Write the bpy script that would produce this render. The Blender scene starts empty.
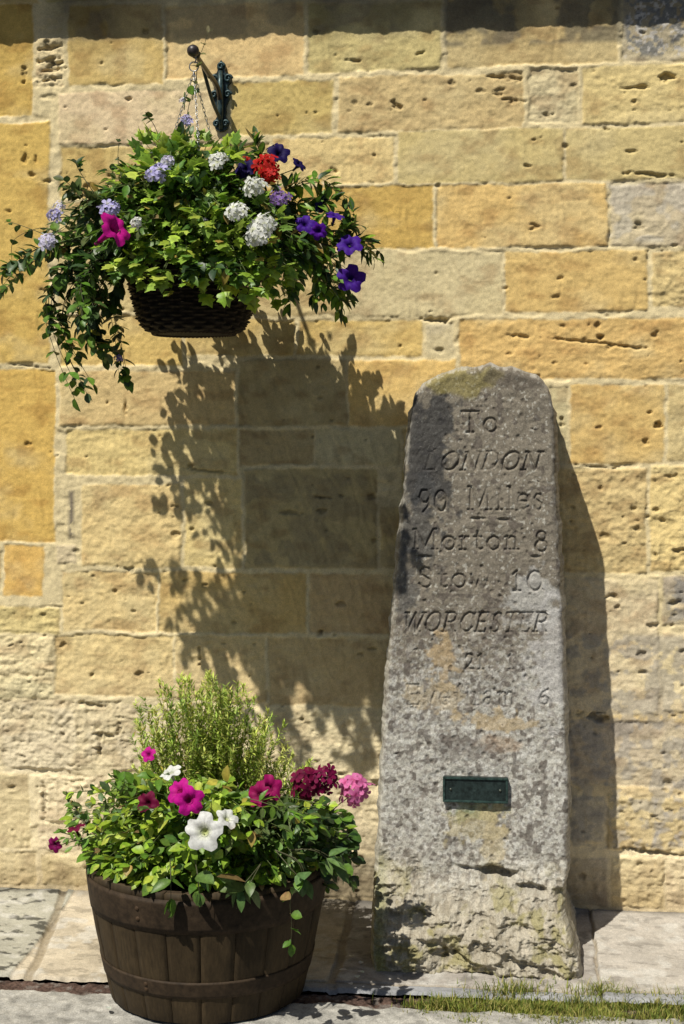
import bpy, math, random
import numpy as np
from mathutils import Vector, Matrix

random.seed(7)
R = random.random
def U(a, b): return a + (b - a) * random.random()
scene = bpy.context.scene
COL = scene.collection

# ------------------------------------------------------------------ camera
W, H, F = 684, 1024, 1468.0
YAW = math.radians(6.5)
DC = 4.43
HZ = 430.0
CAMZ = 1.395
CAM = Vector((DC * math.sin(YAW), -DC * math.cos(YAW), CAMZ))
FWD = Vector((-math.sin(YAW), math.cos(YAW), 0))
RGT = Vector((math.cos(YAW), math.sin(YAW), 0))
cam_d = bpy.data.cameras.new('camera'); cam = bpy.data.objects.new('camera', cam_d); COL.objects.link(cam)
cam_d.sensor_fit = 'VERTICAL'; cam_d.sensor_height = 36; cam_d.lens = F / H * 36
cam_d.shift_y = -(H / 2 - HZ) / H
cam_d.clip_end = 500; cam_d.clip_start = .05
cam.location = CAM; cam.rotation_euler = (math.pi / 2, 0, YAW)
scene.camera = cam

def P(px, py, out=0.0):
    """world point on the plane `out` metres in front of the wall seen at a measured photo position"""
    d = FWD + RGT * ((px - W / 2) / F) + Vector((0, 0, 1)) * ((HZ - py) / F)
    t = (-out - CAM.y) / d.y
    return CAM + d * t

# ------------------------------------------------------------------ noise
_rs = np.random.RandomState(3)
_T = _rs.rand(512, 512)
def vn(x, y, s=0):
    x = np.asarray(x, float) + s * 17.31; y = np.asarray(y, float) + s * 9.77
    xi = np.floor(x).astype(int); yi = np.floor(y).astype(int)
    fx = x - xi; fy = y - yi
    fx = fx * fx * (3 - 2 * fx); fy = fy * fy * (3 - 2 * fy)
    a = _T[xi % 512, yi % 512]; b = _T[(xi + 1) % 512, yi % 512]
    c = _T[xi % 512, (yi + 1) % 512]; d = _T[(xi + 1) % 512, (yi + 1) % 512]
    return (a * (1 - fx) + b * fx) * (1 - fy) + (c * (1 - fx) + d * fx) * fy
def fbm(x, y, o=4, s=0):
    v = 0; a = .5; t = 0
    for i in range(o):
        v = v + a * vn(x, y, s + i * 5); t += a; a *= .5; x = x * 2.03; y = y * 2.03
    return v / t          # 0..1, mean .5
def ridge(x, y, o=4, s=0):
    v = 0; a = .5; t = 0
    for i in range(o):
        v = v + a * (1 - np.abs(2 * vn(x, y, s + i * 3) - 1)); t += a; a *= .5; x = x * 2.1; y = y * 2.1
    return v / t
def sst(a, b, x):
    t = np.clip((x - a) / (b - a), 0, 1); return t * t * (3 - 2 * t)

# ------------------------------------------------------------------ scene helpers
def tag(o, label=None, cat=None, group=None, kind=None):
    if label: o['label'] = label
    if cat: o['category'] = cat
    if group: o['group'] = group
    if kind: o['kind'] = kind
    return o
def thing(name, label, cat, loc=(0, 0, 0), group=None):
    o = bpy.data.objects.new(name, None); COL.objects.link(o); o.location = loc; o.empty_display_size = .05
    return tag(o, label, cat, group)
def link(name, me, mat, parent=None, smooth=True):
    o = bpy.data.objects.new(name, me); COL.objects.link(o)
    if mat: me.materials.append(mat)
    if smooth: me.polygons.foreach_set('use_smooth', [True] * len(me.polygons))
    if parent:
        o.parent = parent
        base = parent; off = Vector((0, 0, 0))
        while base: off += base.location; base = base.parent
        me.transform(Matrix.Translation(-off))
    return o
def set_col(me, cols):
    a = me.color_attributes.new('Col', 'FLOAT_COLOR', 'POINT')
    c = np.ones((len(me.vertices), 4), np.float32); c[:, :3] = np.asarray(cols, np.float32)
    a.data.foreach_set('color', c.ravel())
def grid_mesh(name, X, Y, Z, C):
    n, m = X.shape
    me = bpy.data.meshes.new(name)
    v = np.stack([X, Y, Z], -1).reshape(-1, 3).astype(np.float32)
    i = np.arange(n * m).reshape(n, m)
    q = np.stack([i[:-1, :-1], i[:-1, 1:], i[1:, 1:], i[1:, :-1]], -1).reshape(-1, 4)
    me.vertices.add(len(v)); me.vertices.foreach_set('co', v.ravel())
    me.loops.add(q.size); me.loops.foreach_set('vertex_index', q.ravel().astype(np.int32))
    me.polygons.add(len(q)); me.polygons.foreach_set('loop_start', (np.arange(len(q)) * 4).astype(np.int32))
    me.update(calc_edges=True)
    set_col(me, C.reshape(-1, 3))
    return me

class MB:
    def __init__(s): s.v = []; s.f = []; s.c = []
    def add(s, vs, fs, col):
        b = len(s.v); s.v.extend([tuple(q) for q in vs]); s.f.extend([tuple(b + i for i in f) for f in fs])
        if isinstance(col[0], (int, float)): s.c.extend([tuple(col)] * len(vs))
        else: s.c.extend([tuple(c) for c in col])
    def build(s, name, mat, parent=None, smooth=True):
        me = bpy.data.meshes.new(name); me.from_pydata(s.v, [], s.f); me.update(); set_col(me, s.c)
        return link(name, me, mat, parent, smooth)
    def tube(s, pts, r, col, n=6, cap=True):
        pts = [Vector(p) for p in pts]; k = len(pts)
        rr = r if isinstance(r, (list, tuple)) else [r] * k
        vs = []; up = Vector((.13, .21, 1)).normalized()
        for i, p in enumerate(pts):
            t = (pts[min(i + 1, k - 1)] - pts[max(i - 1, 0)])
            if t.length < 1e-9: t = Vector((0, 0, 1))
            t.normalize()
            a = t.cross(up)
            if a.length < .05: a = t.cross(Vector((1, 0, 0)))
            a.normalize(); b = t.cross(a)
            for j in range(n):
                th = 2 * math.pi * j / n
                vs.append(p + (a * math.cos(th) + b * math.sin(th)) * rr[i])
        fs = [(i * n + j, i * n + (j + 1) % n, (i + 1) * n + (j + 1) % n, (i + 1) * n + j) for i in range(k - 1) for j in range(n)]
        if cap: fs += [tuple(range(n))[::-1], tuple((k - 1) * n + j for j in range(n))]
        s.add(vs, fs, col)
    def lathe(s, c, prof, col, n=32, axis=None, a0=0, sx=1, sy=1):
        c = Vector(c); ax = Vector(axis or (0, 0, 1)).normalized()
        q = Vector((0, 0, 1)).rotation_difference(ax)
        vs = []
        for (r, z) in prof:
            for j in range(n):
                th = 2 * math.pi * j / n + a0
                vs.append(c + q @ Vector((r * math.cos(th) * sx, r * math.sin(th) * sy, z)))
        fs = [(i * n + j, i * n + (j + 1) % n, (i + 1) * n + (j + 1) % n, (i + 1) * n + j) for i in range(len(prof) - 1) for j in range(n)]
        s.add(vs, fs, col)
    def ball(s, c, r, col, n=10, m=7, sc=(1, 1, 1)):
        vs = []; c = Vector(c)
        for i in range(m + 1):
            ph = math.pi * i / m
            for j in range(n):
                th = 2 * math.pi * j / n
                vs.append(c + Vector((r * sc[0] * math.sin(ph) * math.cos(th), r * sc[1] * math.sin(ph) * math.sin(th), r * sc[2] * math.cos(ph))))
        fs = [(i * n + j, (i + 1) * n + j, (i + 1) * n + (j + 1) % n, i * n + (j + 1) % n) for i in range(m) for j in range(n)]
        s.add(vs, fs, col)

# ------------------------------------------------------------------ materials
def base_mat(name):
    m = bpy.data.materials.new(name); m.use_nodes = True
    nt = m.node_tree; nt.nodes.clear()
    out = nt.nodes.new('ShaderNodeOutputMaterial'); b = nt.nodes.new('ShaderNodeBsdfPrincipled')
    nt.links.new(b.outputs[0], out.inputs[0])
    return m, nt, b, out
def noise_n(nt, scale, detail=4, rough=.6, coord='Object'):
    tc = nt.nodes.new('ShaderNodeTexCoord'); n = nt.nodes.new('ShaderNodeTexNoise')
    n.inputs['Scale'].default_value = scale; n.inputs['Detail'].default_value = detail; n.inputs['Roughness'].default_value = rough
    nt.links.new(tc.outputs[coord], n.inputs['Vector']); return n
def mat_stone(name, s1=260, amt=.35, bump=.5, dist=.0015, rough=.95, s2=60, speck=None):
    m, nt, b, out = base_mat(name)
    at = nt.nodes.new('ShaderNodeAttribute'); at.attribute_name = 'Col'
    n1 = noise_n(nt, s1, 3, .7); n2 = noise_n(nt, s2, 5, .65)
    mr = nt.nodes.new('ShaderNodeMapRange'); mr.inputs[1].default_value = .3; mr.inputs[2].default_value = .7
    mr.inputs[3].default_value = 1 - amt; mr.inputs[4].default_value = 1 + amt * .7
    nt.links.new(n1.outputs[0], mr.inputs[0])
    mr2 = nt.nodes.new('ShaderNodeMapRange'); mr2.inputs[1].default_value = .3; mr2.inputs[2].default_value = .7
    mr2.inputs[3].default_value = 1 - amt * .6; mr2.inputs[4].default_value = 1 + amt * .5
    nt.links.new(n2.outputs[0], mr2.inputs[0])
    mu = nt.nodes.new('ShaderNodeMath'); mu.operation = 'MULTIPLY'
    nt.links.new(mr.outputs[0], mu.inputs[0]); nt.links.new(mr2.outputs[0], mu.inputs[1])
    vm = nt.nodes.new('ShaderNodeVectorMath'); vm.operation = 'SCALE'
    nt.links.new(at.outputs['Color'], vm.inputs[0]); nt.links.new(mu.outputs[0], vm.inputs['Scale'])
    last = vm.outputs[0]
    if speck:
        tc = nt.nodes.new('ShaderNodeTexCoord')
        for (sc, thr, colr) in speck:
            vo = nt.nodes.new('ShaderNodeTexNoise'); vo.inputs['Scale'].default_value = sc; vo.inputs['Detail'].default_value = 2
            nt.links.new(tc.outputs['Object'], vo.inputs['Vector'])
            r = nt.nodes.new('ShaderNodeMapRange'); r.inputs[1].default_value = thr; r.inputs[2].default_value = thr + .05
            nt.links.new(vo.outputs[0], r.inputs[0])
            mx = nt.nodes.new('ShaderNodeMix'); mx.data_type = 'RGBA'
            nt.links.new(r.outputs[0], mx.inputs[0]); nt.links.new(last, mx.inputs[6]); mx.inputs[7].default_value = (*colr, 1)
            last = mx.outputs[2]
    nt.links.new(last, b.inputs['Base Color'])
    b.inputs['Roughness'].default_value = rough; b.inputs['Specular IOR Level'].default_value = .2
    bp = nt.nodes.new('ShaderNodeBump'); bp.inputs['Strength'].default_value = bump; bp.inputs['Distance'].default_value = dist
    ad = nt.nodes.new('ShaderNodeMath'); ad.operation = 'ADD'
    nt.links.new(n1.outputs[0], ad.inputs[0]); nt.links.new(n2.outputs[0], ad.inputs[1])
    nt.links.new(ad.outputs[0], bp.inputs['Height']); nt.links.new(bp.outputs[0], b.inputs['Normal'])
    return m
def mat_leaf(name, trans=.3, rough=.45, amt=.3, spec=.4, sc=90):
    m, nt, b, out = base_mat(name)
    at = nt.nodes.new('ShaderNodeAttribute'); at.attribute_name = 'Col'
    n1 = noise_n(nt, sc, 3)
    mr = nt.nodes.new('ShaderNodeMapRange'); mr.inputs[1].default_value = .3; mr.inputs[2].default_value = .7
    mr.inputs[3].default_value = 1 - amt; mr.inputs[4].default_value = 1 + amt
    nt.links.new(n1.outputs[0], mr.inputs[0])
    vm = nt.nodes.new('ShaderNodeVectorMath'); vm.operation = 'SCALE'
    nt.links.new(at.outputs['Color'], vm.inputs[0]); nt.links.new(mr.outputs[0], vm.inputs['Scale'])
    nt.links.new(vm.outputs[0], b.inputs['Base Color'])
    b.inputs['Roughness'].default_value = rough; b.inputs['Specular IOR Level'].default_value = spec
    tr = nt.nodes.new('ShaderNodeBsdfTranslucent'); mx = nt.nodes.new('ShaderNodeMixShader'); mx.inputs[0].default_value = trans
    nt.links.new(vm.outputs[0], tr.inputs[0]); nt.links.new(b.outputs[0], mx.inputs[1]); nt.links.new(tr.outputs[0], mx.inputs[2])
    nt.links.new(mx.outputs[0], out.inputs[0])
    bp = nt.nodes.new('ShaderNodeBump'); bp.inputs['Strength'].default_value = .3; bp.inputs['Distance'].default_value = .002
    nt.links.new(n1.outputs[0], bp.inputs['Height']); nt.links.new(bp.outputs[0], b.inputs['Normal'])
    return m
def mat_metal(name, rough=.55, metallic=.6, sc=120, amt=.5):
    m = mat_stone(name, sc, amt, .5, .001, rough, sc * .3)
    b = [n for n in m.node_tree.nodes if n.type == 'BSDF_PRINCIPLED'][0]
    b.inputs['Metallic'].default_value = metallic; b.inputs['Specular IOR Level'].default_value = .5
    return m
def mat_wood(name):
    m, nt, b, out = base_mat(name)
    at = nt.nodes.new('ShaderNodeAttribute'); at.attribute_name = 'Col'
    tc = nt.nodes.new('ShaderNodeTexCoord'); mp = nt.nodes.new('ShaderNodeMapping'); mp.inputs['Scale'].default_value = (60, 60, 5)
    n = nt.nodes.new('ShaderNodeTexNoise'); n.inputs['Scale'].default_value = 2.2; n.inputs['Detail'].default_value = 6; n.inputs['Roughness'].default_value = .7
    nt.links.new(tc.outputs['Object'], mp.inputs[0]); nt.links.new(mp.outputs[0], n.inputs['Vector'])
    n2 = noise_n(nt, 9, 4)
    mu = nt.nodes.new('ShaderNodeMath'); mu.operation = 'MULTIPLY'
    mr = nt.nodes.new('ShaderNodeMapRange'); mr.inputs[1].default_value = .3; mr.inputs[2].default_value = .7; mr.inputs[3].default_value = .65; mr.inputs[4].default_value = 1.35
    mr2 = nt.nodes.new('ShaderNodeMapRange'); mr2.inputs[1].default_value = .3; mr2.inputs[2].default_value = .7; mr2.inputs[3].default_value = .75; mr2.inputs[4].default_value = 1.3
    nt.links.new(n.outputs[0], mr.inputs[0]); nt.links.new(n2.outputs[0], mr2.inputs[0])
    nt.links.new(mr.outputs[0], mu.inputs[0]); nt.links.new(mr2.outputs[0], mu.inputs[1])
    vm = nt.nodes.new('ShaderNodeVectorMath'); vm.operation = 'SCALE'
    nt.links.new(at.outputs['Color'], vm.inputs[0]); nt.links.new(mu.outputs[0], vm.inputs['Scale'])
    nt.links.new(vm.outputs[0], b.inputs['Base Color']); b.inputs['Roughness'].default_value = .7; b.inputs['Specular IOR Level'].default_value = .2
    bp = nt.nodes.new('ShaderNodeBump'); bp.inputs['Strength'].default_value = .5; bp.inputs['Distance'].default_value = .002
    nt.links.new(n.outputs[0], bp.inputs['Height']); nt.links.new(bp.outputs[0], b.inputs['Normal'])
    return m
M_wall = mat_stone('limestone_wall', 300, .22, .5, .0018, .95, 45)
M_mile = mat_stone('lichen_stone', 330, .34, .6, .0018, .95, 120,
                   speck=[(380, .71, (.52, .50, .45)), (240, .70, (.045, .043, .038))])
M_pave = mat_stone('paving_stone', 300, .25, .5, .0015, .85, 70, speck=[(160, .72, (.09, .085, .08))])
M_road = mat_stone('road_stone', 260, .4, .6, .002, .9, 40)
M_soil = mat_stone('soil', 150, .6, .9, .006, 1, 50)
M_leaf = mat_leaf('leaf', .30, .42, .28)
M_needle = mat_leaf('needle_leaf', .3, .6, .2, .2)
M_petal = mat_leaf('petal', .28, .6, .14, .15, 160)
M_stem = mat_leaf('stem', .0, .6, .3)
M_wood = mat_wood('weathered_oak')
M_hoop = mat_metal('rusty_hoop', .7, .0, 60, .45)
[n for n in M_hoop.node_tree.nodes if n.type == 'BSDF_PRINCIPLED'][0].inputs['Specular IOR Level'].default_value = .2
M_iron = mat_metal('painted_iron', .4, .3, 90, .6)
M_wire = mat_metal('galvanised_wire', .35, .8, 90, .2)
M_wicker = mat_stone('wicker', 150, .5, .5, .002, .7, 50)
M_grass = mat_leaf('grass_blade', .3, .6, .3, .2)

# ------------------------------------------------------------------ light
SUN = Vector((.60, 1.0, -1.76)).normalized()
sd = bpy.data.lights.new('sun', 'SUN'); sd.energy = 5.0; sd.angle = math.radians(.53); sd.color = (1, .955, .85)
so = bpy.data.objects.new('sun', sd); COL.objects.link(so); so.rotation_euler = SUN.to_track_quat('-Z', 'Y').to_euler(); so.location = (-2, -3, 6)
w = bpy.data.worlds.new('World'); scene.world = w; w.use_nodes = True
nt = w.node_tree; nt.nodes.clear()
wo = nt.nodes.new('ShaderNodeOutputWorld'); bg = nt.nodes.new('ShaderNodeBackground'); sk = nt.nodes.new('ShaderNodeTexSky')
sk.sky_type = 'NISHITA'; sk.sun_disc = False
sk.sun_elevation = math.asin(-SUN.z); sk.sun_rotation = math.atan2(-SUN.x, -SUN.y)
bg.inputs[1].default_value = .05
nt.links.new(sk.outputs[0], bg.inputs[0]); nt.links.new(bg.outputs[0], wo.inputs[0])
scene.view_settings.view_transform = 'Standard'; scene.view_settings.look = 'None'; scene.view_settings.exposure = 0

# ------------------------------------------------------------------ the wall
CLS = {'o': (.73, .52, .20), 'O': (.76, .51, .15), 'y': (.73, .57, .265), 'c': (.75, .625, .37), 'g': (.50, .43, .31),
       'p': (.67, .56, .36), 'b': (.60, .46, .225), 'k': (.48, .41, .28), 'm': (.76, .63, .37)}
# every stone of the wall, measured in the photograph: x0, x1, y0, y1, tone, roughness 0..1
S = [(-60, 31, 6, 115, 'O', .1), (36, 62, 18, 86, 'c', 1), (70, 162, 6, 84, 'o', .1), (168, 303, 6, 76, 'y', .1), (310, 441, 4, 70, 'y', .3), (449, 617, -2, 64, 'b', .3), (624, 740, -4, 60, 'k', .5),
     (60, 226, 92, 143, 'c', .15), (233, 332, 82, 134, 'o', .15), (340, 522, 76, 130, 'b', .4), (530, 577, 69, 122, 'p', .6), (584, 740, 66, 121, 'y', .4),
     (62, 142, 148, 198, 'o', .2), (148, 268, 146, 192, 'o', .2), (275, 393, 139, 183, 'y', .3), (400, 562, 131, 182, 'y', .15), (567, 740, 127, 178, 'y', .2),
     (-60, 48, 125, 362, 'O', .12), (62, 110, 204, 250, 'y', .3), (116, 262, 200, 250, 'o', .2), (268, 432, 188, 249, 'O', .15), (438, 606, 185, 246, 'o', .3), (612, 740, 184, 245, 'p', .5),
     (60, 170, 256, 310, 'y', .3), (176, 338, 256, 314, 'y', .3), (344, 501, 254, 315, 'c', .2), (507, 646, 252, 311, 'o', .25), (653, 740, 252, 306, 'y', .8),
     (62, 180, 316, 364, 'o', .2), (186, 292, 321, 355, 'o', .2), (298, 421, 321, 355, 'o', .25), (427, 454, 324, 356, 'p', .3), (462, 740, 320, 378, 'o', .5),
     (-60, 54, 370, 540, 'O', .1), (61, 234, 372, 424, 'y', .3), (240, 346, 361, 425, 'b', .3), (350, 455, 361, 425, 'o', .2),
     (68, 236, 430, 474, 'y', .4), (241, 313, 431, 464, 'b', .3), (317, 398, 430, 464, 'c', .3), (404, 545, 430, 500, 'y', .3), (552, 567, 388, 458, 'c', .2),
     (572, 662, 386, 462, 'o', .3), (668, 740, 385, 461, 'y', .4),
     (84, 180, 485, 566, 'y', .5), (186, 240, 480, 566, 'y', .4), (246, 375, 470, 567, 'b', .3), (381, 540, 508, 567, 'b', .3), (548, 645, 469, 571, 'y', .75), (652, 740, 467, 571, 'y', .8),
     (58, 76, 546, 562, 'p', .7), (5, 43, 546, 596, 'O', .1), (-60, -2, 548, 596, 'o', .2), (-60, 58, 607, 631, 'y', .8),
     (64, 155, 573, 630, 'y', .5), (160, 305, 573, 632, 'o', .4), (311, 396, 575, 633, 'b', .4), (402, 540, 575, 640, 'y', .4), (548, 657, 579, 712, 'p', .5), (664, 740, 578, 624, 'g', .6), (664, 740, 634, 711, 'c', .5),
     (-60, 52, 636, 672, 'c', .9), (-60, 52, 676, 697, 'c', 1), (56, 172, 636, 695, 'y', .5), (177, 264, 637, 700, 'y', .5), (270, 396, 640, 705, 'b', .4), (402, 540, 647, 712, 'g', .4),
     (-60, 172, 702, 768, 'c', 1), (178, 396, 709, 776, 'c', .9), (402, 550, 720, 785, 'g', .5), (557, 740, 722, 786, 'g', .6),
     (-60, 28, 774, 846, 'y', .6), (40, 130, 778, 822, 'c', 1), (38, 92, 827, 851, 'p', .8), (136, 262, 782, 850, 'c', .8), (268, 396, 783, 850, 'c', .7), (402, 565, 795, 850, 'g', .6),
     (572, 602, 797, 842, 'g', .5), (608, 740, 797, 851, 'o', .9),
     (-60, 34, 852, 884, 'y', .7), (42, 92, 857, 885, 'y', .7), (98, 252, 857, 892, 'y', .6), (258, 396, 857, 896, 'g', .6), (402, 606, 857, 902, 'g', .7), (612, 664, 859, 906, 'y', 1), (669, 740, 857, 908, 'c', .9)]
rects = []
for (x0, x1, y0, y1, t, rg) in S:
    cx = (x0 + x1) / 2; cy = (y0 + y1) / 2
    rects.append((P(x0 - 1.3, cy).x, P(x1 + 1.3, cy).x, P(cx, y1 + 1).z, P(cx, y0 - 1).z, t, rg))
XL, XR, ZT = P(-60, 500).x, P(740, 500).x, 2.70
rr_ = random.Random(11)
for side in (-1, 1):                                                # the same walling carried on beyond the measured part
    z = 0
    while z < 2.9:
        h = rr_.choice([.13, .16, .19, .22]); x = (abs(XL) if side < 0 else XR) + .012
        while x < 2.6:
            l = rr_.uniform(.25, .6)
            a, b_ = (x, x + l) if side > 0 else (-x - l, -x)
            rects.append((a, b_, z + .01, z + h - .01, rr_.choice('ooyycybp'), rr_.uniform(.1, .6))); x += l + .02
        z += h
x = XL
while x < XR:
    l = rr_.uniform(.25, .6); rects.append((x, x + l, 2.715, 2.95, rr_.choice('ooyycg'), rr_.uniform(.1, .5))); x += l + .02

xs = np.concatenate([np.arange(-2.6, -1.12, .02), np.arange(-1.12, 1.12, .0037), np.arange(1.12, 2.6, .02)])
zs = np.concatenate([np.arange(-.14, 2.74, .0037), np.arange(2.74, 2.92, .01)])
X, Z = np.meshgrid(xs, zs)
wx = X + (fbm(X * 9, Z * 9, 3, 1) - .5) * .016 + (fbm(X * 45, Z * 45, 2, 2) - .5) * .008
wz = Z + (fbm(X * 7, Z * 9, 3, 4) - .5) * .014 + (fbm(X * 45, Z * 45, 2, 6) - .5) * .008
best = np.full(X.shape, -1.0); rid = np.full(X.shape, -1)
for i, (a, b_, c_, d_, t, rg) in enumerate(rects):
    m = (X > a - .03) & (X < b_ + .03) & (Z > c_ - .03) & (Z < d_ + .03)
    ii = np.where(m)
    dd = np.minimum(np.minimum(wx[ii] - a, b_ - wx[ii]), np.minimum(wz[ii] - c_, d_ - wz[ii]))
    cur = best[ii]; up = dd > cur
    best[ii] = np.where(up, dd, cur); rid[ii] = np.where(up & (dd > -.02), i, rid[ii])
inside = sst(-.004, .005, best + (fbm(X * 120, Z * 120, 2, 14) - .5) * .004)
mort = fbm(X * 60, Z * 60, 3, 9)
h_m = .0020 + (mort - .5) * .005 + (fbm(X * 6, Z * 6, 2, 12) - .5) * .009 - .004 * sst(.58, .7, fbm(X * 11, Z * 25, 2, 77))
h_s = np.zeros(X.shape); colr = np.zeros(X.shape + (3,)); rough = np.zeros(X.shape)
rs = np.random.RandomState(21)
offs = rs.rand(len(rects)) * .006 - .002; hue = rs.rand(len(rects), 3)
tilt = rs.rand(len(rects), 2) - .5
ok = rid >= 0
RI = np.where(ok, rid, 0)
cl = np.array([CLS[r[4]] for r in rects]); rga = np.array([r[5] for r in rects])
cen = np.array([((r[0] + r[1]) / 2, (r[2] + r[3]) / 2) for r in rects])
rough = rga[RI]
lx = X - cen[RI, 0]; lz = Z - cen[RI, 1]
big = fbm(X * 14 + RI * 3.1, Z * 20 + RI * 1.7, 4, 15) - .5
mid = ridge(X * 34 + RI, Z * 42, 4, 31) - .5
chis = vn(X * 95 + Z * 30 + 6 * fbm(X * 8, Z * 8, 2, 3), Z * 9 + RI * 7.7, 19) - .5          # tool marks, slanting
fine = fbm(X * 110, Z * 110, 3, 41) - .5
h_s = offs[RI] + tilt[RI, 0] * lx * .02 + big * (.0025 + .012 * rough) + mid * (.0010 + .010 * rough ** 1.7) + chis * .0036 * (1 - .6 * rough) + fine * (.0016 + .003 * rough)
edge = np.clip(best / .012, 0, 1); h_s -= (.0010 + .0025 * rough) * (1 - np.sqrt(np.clip(1 - (1 - edge) ** 2, 0, 1)))
hgt = np.where(ok, h_m * (1 - inside) + h_s * inside, h_m)
# colour
hv = 1 + (hue[RI, 0:1] - .5).reshape(X.shape + (1,)) * .16
sc_ = cl[RI] * hv
sc_ = sc_ * (1 + (hue[RI] - .5) * .07)
pal = sst(.45, .75, fbm(X * 7 + RI, Z * 9, 4, 51))[..., None]
sc_ = sc_ * (1 - .45 * pal) + np.array((.72, .60, .33)) * .45 * pal
st = sst(.5, .8, fbm(X * 16 + 3, Z * 24 + RI, 4, 61))[..., None]
sc_ = sc_ * (1 - .28 * st * np.array((.8, 1, 1.1)))
mo = np.array(CLS['m']) * (1 + (mort[..., None] - .5) * .3)
low = sst(.95, .2, Z)[..., None]                                   # low courses: paler, greyer, dusty
ylw = np.exp(-((X - P(650, 717).x) / .2) ** 2) * np.exp(-((Z - P(650, 755).z) / .17) ** 2)
mo = mo * (1 - ylw[..., None] * .9) + np.array((.66, .42, .11)) * ylw[..., None] * .9
I3 = (inside * ok)[..., None]
C = mo * (1 - I3) + sc_ * I3
C = C * (1 - .45 * low) + (np.array((.66, .57, .405)) * (C.mean(-1, keepdims=True) / .42)) * .45 * low
# patchy darkening over the topmost courses
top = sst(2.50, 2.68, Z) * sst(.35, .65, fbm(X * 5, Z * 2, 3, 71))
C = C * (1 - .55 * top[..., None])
spl = sst(.16, .0, Z + (fbm(X * 8, Z * 8, 3, 81) - .5) * .16)[..., None]
C = C * (1 - .35 * spl * np.array((.9, 1, 1.1)))
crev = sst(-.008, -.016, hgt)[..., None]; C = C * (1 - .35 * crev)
# grey lichen mottling on chosen stones, then darker tone patches
def mott(px0, px1, py0, py1, colr, thr=.5, sc=80, amt=.8):
    global C
    a, b_, c_, d_ = P(px0, py1).x, P(px1, py1).x, P(px0, py1).z, P(px0, py0).z
    k = sst(0, .02, np.minimum(np.minimum(X - a, b_ - X), np.minimum(Z - c_, d_ - Z)))
    n = sst(thr - .06, thr + .06, fbm(X * sc, Z * sc, 3, 91)) * k * amt
    C = C * (1 - n[..., None]) + np.array(colr) * n[..., None]
mott(622, 700, -10, 60, (.16, .17, .18), .47, 60); mott(622, 700, -10, 60, (.55, .52, .48), .62, 90)
mott(66, 77, 488, 542, (.13, .11, .10), .42, 60, .9); mott(545, 720, 630, 850, (.36, .34, .31), .50, 34, .55)
mott(664, 700, 575, 625, (.24, .24, .24), .45, 50, .6); mott(650, 700, 795, 850, (.40, .38, .37), .5, 30, .6)
mott(0, 170, 700, 775, (.74, .64, .46), .5, 14, .5); mott(604, 700, 180, 246, (.60, .56, .48), .5, 20, .5)
mott(240, 400, 470, 570, (.26, .21, .14), .5, 18, .4); mott(440, 625, -10, 50, (.10, .10, .09), .45, 14, .6); mott(60, 440, -10, 45, (.20, .17, .13), .5, 12, .4)  # basket's shadow tinted into the shaded blocks, then dark blotches along the top
# shadow between barrel and milestone, painted into the wall foot's colour
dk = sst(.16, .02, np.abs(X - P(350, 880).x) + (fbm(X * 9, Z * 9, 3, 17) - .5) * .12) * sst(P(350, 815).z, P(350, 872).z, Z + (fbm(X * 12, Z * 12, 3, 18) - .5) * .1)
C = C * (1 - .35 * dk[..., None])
# pits, holes and short cracks
rp = random.Random(5)
nX0 = np.searchsorted(xs, -1.12)
def dent(cx, cz, rx, rz, dep, dark=.5, ang=0):
    r = max(rx, rz) * 1.6
    a, b_ = np.searchsorted(xs, [cx - r, cx + r]); c_, d_ = np.searchsorted(zs, [cz - r, cz + r])
    if b_ - a < 2 or d_ - c_ < 2: return
    xx = X[c_:d_, a:b_] - cx; zz = Z[c_:d_, a:b_] - cz
    u = xx * math.cos(ang) + zz * math.sin(ang); v = -xx * math.sin(ang) + zz * math.cos(ang)
    q = np.sqrt((u / rx) ** 2 + (v / rz) ** 2) + (fbm(xx * 70 + cx * 50, zz * 110 + cz * 50, 2) - .5) * 1.7
    k = sst(1.15, .45, q)
    hgt[c_:d_, a:b_] -= dep * k
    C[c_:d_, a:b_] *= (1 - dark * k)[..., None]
for i in range(2400):
    cx, cz = rp.uniform(-1.1, 1.1), rp.uniform(0, 2.7)
    ix = min(np.searchsorted(xs, cx), len(xs) - 1); iz = min(np.searchsorted(zs, cz), len(zs) - 1)
    rg = rough[iz, ix] if rid[iz, ix] >= 0 else 0
    if rp.random() > .02 + rg * .32: continue
    s = rp.choice([.003, .004, .004, .006, .009]); dent(cx, cz, s * rp.uniform(1, 2), s, .002 + s * .6, .35)
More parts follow.
